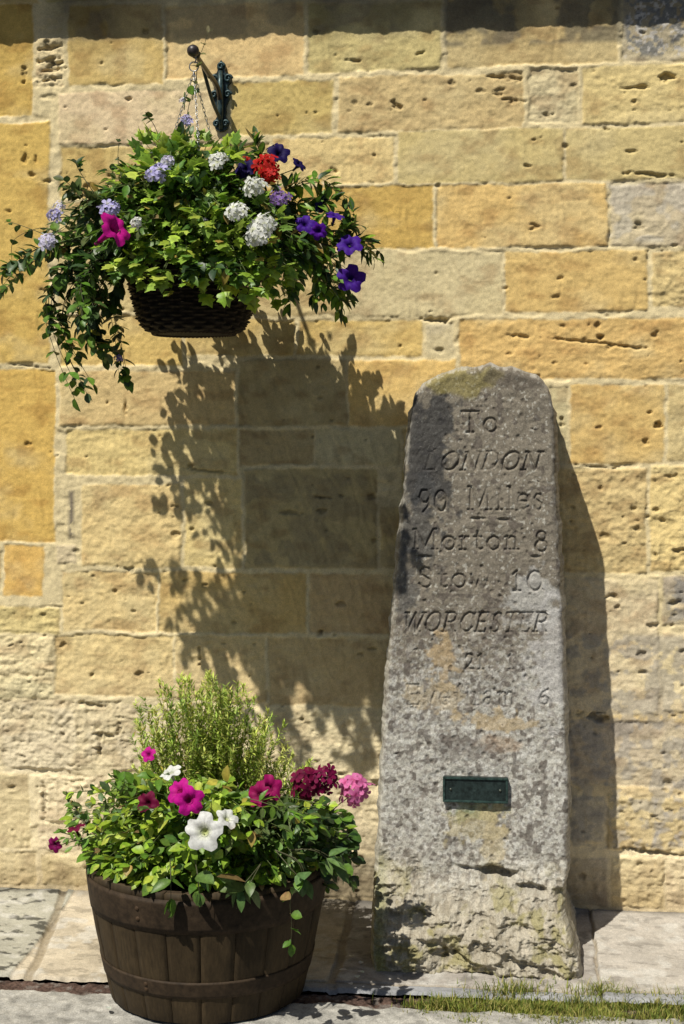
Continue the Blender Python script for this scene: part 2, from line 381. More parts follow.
for (px, py, a, b_, dp) in [(397, 106, 7, 4, .014), (393, 102, 4, 3, .01), (370, 105, 6, 3, .006), (355, 103, 4, 3, .006), (499, 94, 5, 3, .012), (513, 100, 12, 3, .012), (505, 78, 18, 3, .012), (666, 77, 9, 5, .02),
                            (640, 87, 9, 2.5, .012), (628, 88, 6, 2, .01), (527, 166, 4, 2.5, .012), (534, 140, 3, 2, .01), (606, 129, 4, 2, .01), (652, 175, 26, 3, .012), (129, 99, 6, 2, .012), (24, 74, 3, 12, .01),
                            (25, 160, 3, 6, .01), (32, 175, 4, 5, .012), (36, 160, 2, 5, .009), (658, 425, 4, 4, .016), (645, 441, 4, 5, .012), (650, 412, 3, 2, .01), (562, 422, 2.5, 7, .010), (649, 517, 5, 2, .012),
                            (612, 597, 6, 4, .014), (617, 607, 4, 3, .012), (601, 488, 2, 3, .01), (637, 529, 3, 3, .01), (655, 510, 3, 3, .01), (662, 520, 3, 3, .01), (655, 555, 2, 4, .01),
                            (126, 407, 2, 8, .012), (160, 436, 3, 3, .010), (92, 675, 2.5, 2.5, .01), (596, 717, 16, 5, .022), (618, 671, 3, 2, .01), (643, 672, 5, 2, .01),
                            (100, 745, 3, 14, .014), (62, 735, 4, 4, .012), (92, 705, 16, 3, .012), (105, 735, 14, 3, .010), (120, 730, 3, 12, .01), (200, 655, 2, 12, .008), (205, 585, 3, 3, .008),
                            (320, 497, 12, 2, .008), (290, 512, 16, 3, .006), (44, 800, 3, 22, .010), (330, 855, 40, 3, .02), (655, 852, 42, 2.5, .016), (200, 470, 30, 1.6, .01),
                            (437, 320, 18, 3.5, .018), (590, 342, 45, 2, .010), (630, 347, 22, 2, .010), (520, 336, 16, 2, .01), (28, 366, 34, 1.3, .006), (590, 466, 26, 1.5, .008), (350, 60, 14, 2, .008)]:
    c = P(px, py); dent(c.x, c.z, a / 331 * .9, b_ / 331 * .85, dp * .75, .38, -.1 if a > 10 else 0)
for (px, py, a) in [(50, 60, 12), (52, 70, 12), (50, 48, 11), (47, 80, 10), (56, 64, 9)]:
    c = P(px, py); dent(c.x, c.z, a / 331, 2.4 / 331, .014, .35, .15)
crk = [(402 + i * 2, 0) for i in range(0)]
Y = -hgt
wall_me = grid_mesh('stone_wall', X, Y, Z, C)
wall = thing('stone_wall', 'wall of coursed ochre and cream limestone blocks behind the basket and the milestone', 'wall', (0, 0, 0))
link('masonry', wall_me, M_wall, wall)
mb = MB()
n = 240                                                            # eaves course above the frame: its shadow falls on the top courses
E = .15; ze = 2.591 + 1.76 * E
for i in range(n):
    xa, xb = -2.6 + 5.2 * i / n, -2.6 + 5.2 * (i + 1) / n
    def edge_y(x): return -(E + .002 * math.sin(x * 9) + .002 * math.sin(x * 31 + 1) + .005 * (float(vn(x * 14, 3.3)) - .5) + .006 * (float(vn(x * 60, 8.3)) - .5))
    ya, yb = edge_y(xa), edge_y(xb)
    vs = [(xa, ya, ze), (xb, yb, ze), (xb, .3, ze), (xa, .3, ze), (xa, ya, ze + .12), (xb, yb, ze + .12), (xb, .3, ze + .12), (xa, .3, ze + .12)]
    mb.add(vs, [(0, 3, 2, 1), (0, 1, 5, 4), (4, 5, 6, 7)], (.40, .34, .24))
mb.build('cornice', M_wall, wall, smooth=False)

# ------------------------------------------------------------------ ground
def gz(o): return -.022 - .046 * (1 - math.exp(-o / .2))
GZ = lambda o: -.022 - .046 * (1 - np.exp(-np.maximum(o, 0) / .2))
def G(px, py):
    """ground point at a photo position (ground follows gz)"""
    o = .5
    for _ in range(40):
        d = FWD + RGT * ((px - W / 2) / F) + Vector((0, 0, 1)) * ((HZ - py) / F)
        t = (gz(o) - CAMZ) / d.z; p = CAM + d * t; o = -p.y
    return p
KO = -G(342, 989).y                                                # where the paving ends
xs2 = np.concatenate([np.arange(-2.6, -1.1, .03), np.arange(-1.1, 1.1, .004), np.arange(1.1, 2.6, .03)])
os_ = np.concatenate([np.arange(-.06, KO + .0001, .004)])
X2, O2 = np.meshgrid(xs2, os_)
wob = (fbm(X2 * 12, O2 * 12, 3, 5) - .5) * .02
# joints as lines between two ground points
def jline(p, q, wd):
    a = G(*p); b_ = G(*q); ax, ay, bx, by = a.x, -a.y, b_.x, -b_.y
    L = math.hypot(bx - ax, by - ay); nx, ny = (by - ay) / L, -(bx - ax) / L
    return np.abs((X2 + wob - ax) * nx + (O2 + wob * .5 - ay) * ny) / wd
jd = np.minimum.reduce([jline((63, 893), (22, 990), .012), jline((352, 900), (330, 990), .012), jline((590, 912), (600, 990), .004), jline((800, 920), (850, 990), .012), jline((-260, 880), (-330, 990), .012)])
kerb_strip = sst(KO - .052, KO - .046, O2 + wob * .5) * sst(-.30, -.25, X2)
jd = np.minimum(jd, np.abs(O2 + wob * .5 - (KO - .05)) / .007 + 3 * (X2 < -.3))
jm = sst(1.3, .6, jd)
slab_id = (X2 > G(40, 940).x).astype(int) + (X2 > G(340, 940).x) + (X2 > G(595, 940).x)
Z2 = GZ(O2) + (fbm(X2 * 6, O2 * 6, 4, 7) - .5) * .010 + (fbm(X2 * 50, O2 * 50, 3, 8) - .5) * .003 - jm * .006 + np.array([.004, -.002, 0, .008])[slab_id] * sst(.0, .03, O2)
Z2 -= .012 * sst(KO - .012, KO + .002, O2 + (fbm(X2 * 30, O2 * 3, 3, 5) - .5) * .012) + np.where(O2 < 0, .004, 0)
pc = np.array([(.42, .415, .36), (.56, .50, .40), (.40, .375, .35), (.50, .47, .43)])[slab_id]
nn = fbm(X2 * 10, O2 * 14, 4, 33)[..., None]
pc = pc * np.array((1.03, 1, .95)) * (.64 + .50 * nn)
blk = sst(.60, .68, fbm(X2 * 26, O2 * 40, 4, 35))[..., None] * np.where(slab_id == 0, 1., .35)[..., None]
pc = pc * (1 - .75 * blk)
wh = sst(.55, .72, fbm(X2 * 18, O2 * 22, 4, 44))[..., None]; pc = pc * (1 - .5 * wh) + np.array((.60, .58, .53)) * .5 * wh
pc = pc * (1 - .35 * jm[..., None]); jc = np.array((.36, .29, .19)); pc = pc * (1 - .5 * jm[..., None]) + jc * .5 * jm[..., None]
gap_shade = sst(.19, .09, np.abs(X2 - G(345, 920).x + .03) + (fbm(X2 * 10, O2 * 10, 3, 19) - .5) * .10) * sst(.47, .38, O2 + (fbm(X2 * 16, O2 * 16, 3, 20) - .5) * .12)  # shadow of barrel and plants, painted onto the paving beside the milestone
pc = pc * (1 - .40 * gap_shade[..., None])
ks = kerb_strip[..., None]; pc = pc * (1 - ks * .8) + np.array((.26, .27, .29)) * (.6 + .8 * nn) * ks * .8
dirt = sst(.05, .0, O2 + (fbm(X2 * 14, O2 * 14, 3, 3) - .5) * .05)[..., None]; pc = pc * (1 - .5 * dirt)
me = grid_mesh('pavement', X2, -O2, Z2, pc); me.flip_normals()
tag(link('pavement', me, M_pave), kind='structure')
# dark earth-filled gutter in front of the paving
GO = KO + .075
og = np.arange(KO - .002, GO + .03, .004); X3, O3 = np.meshgrid(xs2, og)
e2 = O3 + (fbm(X3 * 10, O3 * 4, 4, 14) - .5) * .03
Z3 = GZ(O3) - .018 + (fbm(X3 * 40, O3 * 40, 4, 17) - .5) * .014
gc = np.array((.105, .066, .052)) * (.5 + 1.0 * fbm(X3 * 30, O3 * 30, 4, 27))[..., None]
gk = sst(.52, .7, fbm(X3 * 60, O3 * 60, 3, 37))[..., None]; gc = gc * (1 - .4 * gk) + np.array((.30, .28, .25)) * .4 * gk
me = grid_mesh('gutter', X3, -O3, Z3, gc); me.flip_normals(); tag(link('gutter', me, M_soil), kind='structure')
# road: one sheet out to the horizon
o4 = np.concatenate([np.arange(GO - .02, 1.5, .005), np.geomspace(1.52, 90, 40)])
x4 = np.concatenate([-np.geomspace(90, 1.25, 40), np.arange(-1.2, 1.2, .005), np.geomspace(1.25, 90, 40)])
X4, O4 = np.meshgrid(x4, o4)
near = (np.abs(X4) < 1.22)
Z4 = GZ(O4) - .008 + (fbm(X4 * 35, O4 * 35, 4, 18) - .5) * .008 * near - .03 * sst(GO + .012, GO - .012, O4 + (fbm(X4 * 14, O4 * 5, 4, 15) - .5) * .045 * near)
rc = np.array((.37, .355, .32)) * (.50 + 1.0 * fbm(X4 * 40, O4 * 40, 3, 28))[..., None]
far = sst(.95, 1.15, O4 + (fbm(X4 * 5, O4 * 5, 3, 29) - .5) * .1)[..., None]; rc = rc * (1 - far) + np.array((.055, .054, .052)) * far
me = grid_mesh('road', X4, -O4, Z4, rc); me.flip_normals(); tag(link('road', me, M_road), kind='structure')
# strip of ground beside and behind the wall so that nothing floats
mb = MB(); 
for sx in (-1, 1):
    mb.add([(sx * 2.6, -GO, -.068), (sx * 90, -GO, -.068), (sx * 90, 60, -.068), (sx * 2.6, 60, -.068)], [(0, 1, 2, 3) if sx > 0 else (3, 2, 1, 0)], (.06, .058, .055))
tag(mb.build('ground', M_road, smooth=False), kind='structure')

# grass in the gutter
random.seed(31)
mb = MB()
def blade(mb, p, h, lean, wd, col):
    p = Vector(p); l = Vector((math.cos(lean[0]), math.sin(lean[0]), 0)) * lean[1]
    s = Vector((math.cos(lean[0] + 1.57 + U(-.6, .6)), math.sin(lean[0] + 1.57), 0)) * wd
    m = p + Vector((0, 0, h * .55)) + l * h * .35; t = p + Vector((0, 0, h * (1 - lean[1] * .35))) + l * h
    c2 = tuple(min(1, x * 1.25) for x in col)
    mb.add([p - s, p + s, m + s * .8, m - s * .8, t], [(0, 1, 2, 3), (3, 2, 4)], [tuple(x * .6 for x in col)] * 2 + [col] * 2 + [c2])
clumps = [(U(415, 690), 1006 + U(-8, 14), U(.02, .036), 130) for _ in range(34)] + [(U(500, 690), 1002 + U(-6, 8), U(.014, .03), 110) for _ in range(40)] + [(U(425, 690), 1000 + U(-4, 8), U(.016, .034), 70) for _ in range(26)] + [(505, 994, .05, 220), (520, 990, .055, 260), (440, 1002, .045, 160), (680, 998, .05, 180), (600, 992, .055, 260), (620, 995, .045, 200), (575, 1000, .04, 150), (655, 1003, .04, 160), (425, 1010, .03, 80), (460, 1008, .02, 60), (490, 1003, .035, 120), (690, 1003, .03, 90), (545, 1004, .03, 120)]
for (px, py, h, nb) in clumps:
    g = G(px, py)
    for _ in range(nb):
        a = U(0, 6.28); rr2 = abs(random.gauss(0, 1)) * h * .9
        x, y = g.x + math.cos(a) * rr2 * 1.6, g.y + math.sin(a) * rr2 * .6
        col = random.choice([(.24, .27, .045), (.17, .22, .04), (.33, .32, .08), (.40, .35, .12), (.13, .18, .035)])
        blade(mb, (x, y, gz(-y) - .024), h * U(.5, 1.25), (U(0, 6.28), U(.1, .75)), U(.0009, .0018), col)
tag(mb.build('grass', M_grass), kind='stuff')

# ------------------------------------------------------------------ milestone
def lerp_tab(tab, x):
    a = np.array(tab, float); return np.interp(x, a[:, 0], a[:, 1])
OUT_T, OUT_B = .272, .315
zt = P(490, 368, OUT_T).z
def out_at(z): return OUT_B + (OUT_T - OUT_B) * z / zt
def tabz(tab):
    r = []
    for (py, px) in tab:
        z = P(px, py, .30).z; p = P(px, py, out_at(z)); r.append((p.z, p.x))
    return sorted(r)
left = tabz([(405, 411), (500, 403), (600, 393), (700, 385), (800, 379), (880, 376), (940, 377), (962, 380)])
right = tabz([(405, 553), (500, 557), (600, 562), (700, 565), (800, 568), (868, 568), (885, 563), (905, 562), (930, 570), (950, 577), (962, 580)])
arch = sorted([(P(x, y, OUT_T).x, P(x, y, OUT_T).z) for (x, y) in [(408, 420), (411, 406), (415, 395), (423, 385), (438, 376), (462, 369), (490, 366), (516, 369), (535, 377), (547, 389), (552, 402), (556, 418)]])
NS, NV = 300, 760
s_ = np.linspace(-1, 1, NS); v_ = np.linspace(0, 1, NV)
Sg, Vg = np.meshgrid(s_, v_)
zb = -.10
ztop_ref = P(482, 405, OUT_T).z
xl0, xr0 = lerp_tab(left, ztop_ref), lerp_tab(right, ztop_ref)
xa_ = xl0 + (s_ + 1) / 2 * (xr0 - xl0)
ztop = lerp_tab(arch, xa_) + (fbm(xa_ * 30, 0 * xa_, 3, 5) - .5) * .02
ztop = np.where(np.abs(s_) > .97, ztop - (np.abs(s_) - .97) / .03 * .02, ztop)
Zm = zb + Vg * (ztop[None, :] - zb)
xl = lerp_tab(left, Zm); xr = lerp_tab(right, Zm)
jag = (fbm(Zm * 25, Sg * 0 + 3, 4, 2) - .5)
xl = xl + jag * .012; xr = xr + (fbm(Zm * 28, Sg * 0 + 9, 4, 8) - .5) * .012
Xm = xl + (Sg + 1) / 2 * (xr - xl)
ptx = Xm; ptz = Zm
dl = np.minimum(Xm - xl, xr - Xm); dt = (ztop[None, :] - Zm)
dE = np.minimum(dl, dt)
rE = .016
round_ = rE * (1 - np.sqrt(np.clip(1 - (1 - np.clip(dE / rE, 0, 1)) ** 2, 0, 1)))
hm = (fbm(ptx * 9, ptz * 9, 4, 3) - .5) * .010 + (fbm(ptx * 70, ptz * 70, 4, 13) - .5) * .0045
lowk = sst(P(470, 845, .3).z, P(470, 905, .3).z, ptz + (fbm(ptx * 9, ptz * 4, 3, 23) - .5) * .14)
cr = ridge(ptx * 11 + 2, ptz * 17, 5, 43) - .5
crag = (fbm(ptx * 7, ptz * 8, 4, 53) - .45) * .05 + cr * .075 + (ridge(ptx * 38, ptz * 50, 3, 63) - .5) * .024 + (fbm(ptx * 90, ptz * 110, 3, 65) - .5) * .012
base_b = sst(.24, -.06, ptz) * .135
hm = hm + lowk * (crag * .8 + base_b - .006)
# undercut where the dressing stops
for (px, py, a, b_, d) in [(495, 872, 26, 7, .045), (530, 885, 16, 5, .030), (560, 892, 9, 12, .030), (468, 868, 14, 4, .015), (400, 905, 14, 4, .02), (450, 940, 24, 5, .02), (520, 945, 18, 5, .02), (430, 905, 12, 3, .015), (550, 955, 14, 4, .02), (470, 965, 30, 3, .02), (395, 945, 8, 3, .02)]:
    c = P(px, py, .31); q = np.sqrt(((ptx - c.x) / (a / 361)) ** 2 + ((ptz - c.z + (ptx - c.x) * .15) / (b_ / 361)) ** 2) + (fbm(ptx * 30, ptz * 30, 3, 7) - .5) * 1.1
    hm = hm - d * sst(1.2, .3, q)
# carved lettering: V-cut grooves
A = {  # strokes in a unit box (x to advance, y 0..1 cap height); ticks are the serifs
 'T': (.8, [[(0, .88), (0, 1), (.8, 1), (.8, .88)], [(.4, 1), (.4, 0)], [(.25, 0), (.55, 0)]]),
 'o': (.6, [[(.3 + .29 * math.cos(a), .33 + .33 * math.sin(a)) for a in np.linspace(0, 6.283, 15)]]),
 'O': (.95, [[(.47 + .45 * math.cos(a), .5 + .5 * math.sin(a)) for a in np.linspace(0, 6.283, 19)]]),
 '0': (.62, [[(.3 + .28 * math.cos(a), .42 + .42 * math.sin(a)) for a in np.linspace(0, 6.283, 17)]]),
 'L': (.7, [[(.1, 1), (.1, 0), (.65, 0), (.65, .15)], [(0, 1), (.25, 1)], [(0, 0), (.1, 0)]]),
 'N': (.95, [[(.12, 0), (.12, 1), (.82, 0), (.82, 1)], [(0, 0), (.25, 0)], [(0, 1), (.12, 1)], [(.7, 1), (.95, 1)]]),
 'D': (.85, [[(.1, 0), (.1, 1), (.4, 1), (.68, .85), (.8, .5), (.68, .15), (.4, 0), (0, 0)], [(0, 1), (.1, 1)]]),
 '9': (.6, [[(.55, .55), (.42, .35), (.18, .35), (.06, .58), (.18, .85), (.42, .85), (.55, .6), (.5, .2), (.25, -.05)]]),
 'M': (1.15, [[(.1, 0), (.14, 1), (.55, .1), (.95, 1), (1.02, 0)], [(0, 0), (.22, 0)], [(.9, 0), (1.15, 0)], [(.02, 1), (.14, 1)], [(.95, 1), (1.08, 1)]]),
 'i': (.32, [[(.05, .62), (.16, .66), (.16, 0)], [(.04, 0), (.3, 0)], [(.15, .86), (.17, .9)]]),
 'l': (.32, [[(.04, 1), (.16, 1.02), (.16, 0)], [(.04, 0), (.3, 0)]]),
 'e': (.58, [[(.05, .36), (.52, .36), (.45, .6), (.28, .67), (.1, .58), (.03, .33), (.1, .08), (.3, 0), (.52, .12)]]),
 's': (.5, [[(.42, .55), (.35, .66), (.15, .66), (.06, .5), (.2, .36), (.38, .27), (.42, .12), (.28, 0), (.1, .02), (.04, .14)]]),
 'r': (.45, [[(.02, .62), (.14, .66), (.14, 0)], [(.02, 0), (.28, 0)], [(.14, .45), (.28, .64), (.42, .62)]]),
 't': (.42, [[(.18, .9), (.18, .1), (.28, 0), (.4, .06)], [(.02, .64), (.36, .64)]]),
 'n': (.68, [[(.02, .62), (.14, .66), (.14, 0)], [(.02, 0), (.26, 0)], [(.14, .48), (.3, .65), (.48, .6), (.53, .42), (.53, 0)], [(.42, 0), (.66, 0)]]),
 '8': (.6, [[(.3 + .2 * math.cos(a), .7 + .2 * math.sin(a)) for a in np.linspace(0, 6.283, 13)], [(.3 + .27 * math.cos(a), .24 + .26 * math.sin(a)) for a in np.linspace(0, 6.283, 13)]]),
 'S': (.65, [[(.55, .8), (.45, .97), (.25, 1), (.1, .87), (.12, .65), (.35, .5), (.55, .35), (.56, .12), (.35, 0), (.15, .03), (.05, .2)]]),
 'w': (.85, [[(.02, .66), (.22, 0), (.42, .6), (.62, 0), (.82, .66)]]),
 '1': (.4, [[(.05, .72), (.2, .86), (.2, 0)], [(.07, 0), (.34, 0)]]),
 'W': (1.2, [[(.02, 1), (.3, 0), (.58, 1), (.86, 0), (1.15, 1)], [(-.08, 1), (.14, 1)], [(1.03, 1), (1.25, 1)]]),
 'R': (.85, [[(.12, 0), (.12, 1), (.5, 1), (.68, .85), (.66, .62), (.45, .5), (.12, .5)], [(.42, .5), (.75, 0), (.85, 0)], [(0, 0), (.25, 0)], [(0, 1), (.12, 1)]]),
 'C': (.85, [[(.78, .78), (.62, .96), (.4, 1), (.15, .85), (.05, .5), (.15, .15), (.4, 0), (.65, .05), (.8, .22)], [(.78, .95), (.78, .75)]]),
 'E': (.72, [[(.62, .85), (.62, 1), (.1, 1), (.1, 0), (.65, 0), (.65, .15)], [(.1, .52), (.48, .52)], [(0, 1), (.1, 1)], [(0, 0), (.1, 0)]]),
 '2': (.58, [[(.06, .62), (.15, .82), (.35, .86), (.5, .7), (.46, .45), (.05, 0), (.55, 0)]]),
 'v': (.6, [[(.04, .66), (.3, 0), (.56, .66)]]),
 'f': (.42, [[(.44, .9), (.34, 1), (.2, .9), (.18, 0)], [(.04, 0), (.32, 0)], [(.04, .6), (.18, .6)]]),
 'h': (.68, [[(.02, 1), (.14, 1.02), (.14, 0)], [(.02, 0), (.26, 0)], [(.14, .48), (.3, .65), (.48, .6), (.53, .42), (.53, 0)], [(.42, 0), (.66, 0)]]),
 'a': (.58, [[(.1, .55), (.25, .66), (.42, .6), (.46, .4), (.46, .06), (.56, 0)], [(.46, .38), (.2, .34), (.06, .18), (.16, 0), (.34, .04), (.46, .18)]]),
 'm': (1.0, [[(.02, .62), (.14, .66), (.14, 0)], [(.14, .48), (.28, .65), (.42, .6), (.47, .42), (.47, 0)], [(.47, .48), (.62, .65), (.76, .6), (.81, .42), (.81, 0)]]),
 '6': (.6, [[(.5, .86), (.25, .7), (.08, .35), (.12, .1), (.3, 0), (.5, .1), (.52, .35), (.35, .5), (.12, .38)]]),
}
segs = []
def text(txt, x0, x1, yb, cap, slant=0, depth=.0045, gap=.22):
    adv = 0; lay = []
    for ch in txt:
        if ch == ' ': adv += .5; continue
        wd, st_ = A[ch]; lay.append((adv, st_)); adv += wd + gap
    adv -= gap; k = (x1 - x0) / adv
    for (a, st_) in lay:
        dy = U(-.4, .4)
        for pl in st_:
            pts = [P(x0 + (a + x) * k + slant * y * cap, yb - y * cap + dy, .297) for (x, y) in pl]
            for p, q in zip(pts[:-1], pts[1:]): segs.append((p.x, p.z, q.x, q.z, depth))
text('To', 461, 497, 432, 21); text('LONDON', 423, 538, 470, 18, .30); text('90', 418, 447, 511, 24); text('Miles', 468, 544, 510, 23)
text('Morton', 413, 519, 550, 20); text('8', 535, 548, 552, 22); text('Stow', 418, 490, 588, 20); text('10', 512, 543, 591, 23)
text('WORCESTER', 402, 546, 632, 19, .25, .0042); text('21', 465, 484, 669, 17, 0, .0036); text('1', 508, 514, 669, 17, 0, .003)
text('Evefham', 407, 516, 705, 20, 0, .0027); text('6', 538, 550, 705, 18, 0, .0030); text('0', 546, 557, 751, 14, 0, .0025)
groove = np.zeros(Xm.shape)
wv = .0050
for (ax, az, bx, bz, dep) in segs:
    m = np.where((Xm > min(ax, bx) - .008) & (Xm < max(ax, bx) + .008) & (Zm > min(az, bz) - .008) & (Zm < max(az, bz) + .008))
    px_, pz_ = Xm[m] - ax, Zm[m] - az; dx, dz = bx - ax, bz - az; L2 = dx * dx + dz * dz + 1e-12
    t = np.clip((px_ * dx + pz_ * dz) / L2, 0, 1)
    d = np.hypot(px_ - t * dx, pz_ - t * dz)
    groove[m] = np.maximum(groove[m], dep / .0045 * np.clip(1 - d / wv, 0, 1))
wear = sst(.25, .5, fbm(ptx * 12 + 5, ptz * 12, 3, 73)); groove = groove * (.30 + .70 * wear) * (.75 + .6 * fbm(ptx * 60, ptz * 60, 2, 75))
hm = hm - groove * .0060
for (px, py, a) in [(478, 519, 9), (503, 520, 7), (424, 557, 9), (536, 557, 6)]:
    c = P(px, py, .297); q = np.hypot((ptx - c.x) / (a / 361), (ptz - c.z) / (2.2 / 361)); hm = hm - .006 * sst(1.2, .4, q)
rp2 = random.Random(8)
hits = np.zeros(Xm.shape)
for i in range(700):                                               # small solution pits
    cx, cz, r = rp2.uniform(xa_[0] - .1, xa_[-1] + .1), rp2.uniform(.1, 1.5), rp2.choice([.003, .003, .005, .007])
    iz = int((cz - zb) / (zt - zb) * NV); a, b_ = max(0, iz - 8), min(NV, iz + 9)
    q = np.hypot(Xm[a:b_] - cx, Zm[a:b_] - cz) / r; k = sst(1.2, .3, q); hm[a:b_] -= k * r * .4; hits[a:b_] = np.maximum(hits[a:b_], k)
Om = out_at(Zm) - round_ + hm
# colour
def c3(*c): return np.array(c)
n1 = fbm(ptx * 8, ptz * 6, 4, 83); n2 = fbm(ptx * 105, ptz * 105, 3, 93); n3 = fbm(ptx * 140, ptz * 140, 2, 95)
zz = lambda py: P(480, py, .3).z
Cm = np.ones(Xm.shape + (3,)) * c3(.235, .205, .160)
def mix(k, c, a=1.0):
    global Cm
    k = (np.clip(k, 0, 1) * a)[..., None]; Cm = Cm * (1 - k) + np.array(c) * k
lowm = sst(zz(600), zz(760), ptz + (n1 - .5) * .35)
mix(lowm, (.52, .50, .445), .85)
mix(sst(.50, .60, n2) * (.04 + .96 * sst(zz(570), zz(690), ptz + (n1 - .5) * .3)), (.68, .67, .63), .50)
mix(sst(.56, .62, n3) * sst(zz(500), zz(700), ptz), (.16, .13, .115), .55)
mix(sst(.70, .76, fbm(ptx * 130, ptz * 130, 2, 101)), (.58, .56, .49), .6)
mix(sst(.66, .70, fbm(ptx * 50, ptz * 50, 2, 107)), (.12, .10, .085), .7)
mix(sst(.5, .65, fbm(ptx * 20, ptz * 20, 3, 109)) * sst(.5, -.2, ptx * 0 + 0) * 0, (0, 0, 0))
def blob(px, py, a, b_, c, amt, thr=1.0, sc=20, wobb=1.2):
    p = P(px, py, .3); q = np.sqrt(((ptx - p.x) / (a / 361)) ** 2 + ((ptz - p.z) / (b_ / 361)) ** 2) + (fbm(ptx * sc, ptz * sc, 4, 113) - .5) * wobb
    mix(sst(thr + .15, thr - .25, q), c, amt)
blob(428, 450, 24, 66, (.05, .05, .052), .85, sc=30, wobb=2.0); blob(420, 520, 16, 45, (.07, .07, .07), .7, sc=35, wobb=2.2); blob(405, 590, 12, 30, (.09, .09, .09), .6, sc=35, wobb=2.2)  # black lichen, with the basket foliage's shadow painted into the same stain
blob(455, 380, 40, 16, (.30, .25, .07), .6, wobb=1.8); blob(520, 378, 30, 14, (.12, .10, .08), .6, wobb=1.6)
blob(535, 600, 26, 30, (.56, .55, .52), .55, sc=35, wobb=2); blob(552, 660, 20, 60, (.58, .56, .54), .55, sc=35, wobb=2)
blob(443, 660, 15, 26, (.50, .36, .19), .6, .9, sc=40, wobb=2.0); blob(432, 697, 34, 15, (.52, .42, .27), .5, .9, sc=40, wobb=2.2); blob(488, 722, 38, 11, (.52, .39, .21), .6, .9, sc=40, wobb=2.0); blob(500, 745, 22, 10, (.45, .30, .18), .4, sc=25)
blob(470, 748, 36, 10, (.15, .125, .11), .45, sc=40, wobb=1.8)
blob(475, 810, 28, 10, (.27, .32, .15), .6, sc=40, wobb=1.6); blob(478, 824, 34, 18, (.46, .38, .19), .5, sc=40, wobb=2.0); blob(494, 842, 14, 34, (.54, .45, .27), .6, sc=40, wobb=1.6)
# rough base: yellow-brown rubbly limestone with olive lichen
lk = lowk; mix(lk, (.36, .315, .23), .75); mix(lk * sst(.5, .62, fbm(ptx * 22, ptz * 26, 4, 121)), (.27, .24, .075), .6)
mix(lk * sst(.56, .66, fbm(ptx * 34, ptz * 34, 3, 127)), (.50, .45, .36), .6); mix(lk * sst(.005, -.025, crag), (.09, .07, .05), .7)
mix(sst(P(378, 900, .3).x + .05, P(378, 900, .3).x + .01, ptx) * lk, (.24, .25, .06), .5)
mix(groove, (.07, .055, .045), .34); mix(hits, (.12, .10, .08), .5)
mix(sst(.010, .0, dE) * sst(.4, .6, n2), (.60, .57, .50), .5)
# body: front sheet, then its rim carried back to the wall
fr = [(Xm, -Om, Zm)]
rim = [(i, 0) for i in range(0, NV)] + [(NV - 1, j) for j in range(1, NS)] + [(i, NS - 1) for i in range(NV - 2, -1, -1)]
ri = np.array([a for a, b_ in rim]); rj = np.array([b_ for a, b_ in rim])
bx, by, bz = Xm[ri, rj], -Om[ri, rj], Zm[ri, rj]; bc = Cm[ri, rj]
cxm = (Xm.min() + Xm.max()) / 2
dirx = np.where(rj == 0, -1., np.where(rj == NS - 1, 1., 0)); dirz = np.where(ri == NV - 1, 1., 0) * (np.abs(s_[rj]) < 1)
me = bpy.data.meshes.new('milestone')
V0 = np.stack([Xm, -Om, Zm], -1).reshape(-1, 3); C0 = Cm.reshape(-1, 3)
idx = np.arange(NV * NS).reshape(NV, NS)
Q = [np.stack([idx[:-1, :-1], idx[:-1, 1:], idx[1:, 1:], idx[1:, :-1]], -1).reshape(-1, 4)]
prev = idx[ri, rj]; Vs = [V0]; Cs = [C0]; nb = NV * NS
NR = 26
tot = np.maximum(by * -1 - .035, .02)
for k in range(1, NR + 1):
    f = k / NR
    y = by + tot * f
    bul = .008 * math.sin(min(1, k / 4) * 1.57) + (fbm(bz * 20 + bx * 20, np.full(len(bx), k * .5), 3, 131) - .5) * .014 * min(1, k / 3)
    nz = fbm(bz * 60 + bx * 9, np.full(len(bx), k * 1.3), 3, 137)
    vx = bx + dirx * bul; vz = bz + dirz * bul
    Vs.append(np.stack([vx, y, vz], -1)); Cs.append(np.clip(bc.mean(0) * .5 + bc * .5, 0, 1) * (.75 + .5 * nz)[:, None])
    cur = np.arange(nb, nb + len(rim)); nb += len(rim)
    Q.append(np.stack([prev[:-1], prev[1:], cur[1:], cur[:-1]], -1)); prev = cur
V = np.concatenate(Vs).astype(np.float32); Qa = np.concatenate(Q).astype(np.int32)
me.vertices.add(len(V)); me.vertices.foreach_set('co', V.ravel()); me.loops.add(Qa.size); me.loops.foreach_set('vertex_index', Qa.ravel())
me.polygons.add(len(Qa)); me.polygons.foreach_set('loop_start', np.arange(len(Qa), dtype=np.int32) * 4); me.update(calc_edges=True)
set_col(me, np.concatenate(Cs))
mile = thing('milestone', 'tall weathered stone milestone with carved road distances leaning on the wall', 'milestone', (P(475, 960, .3).x, -.3, gz(.3)))
link('stone', me, M_mile, mile)
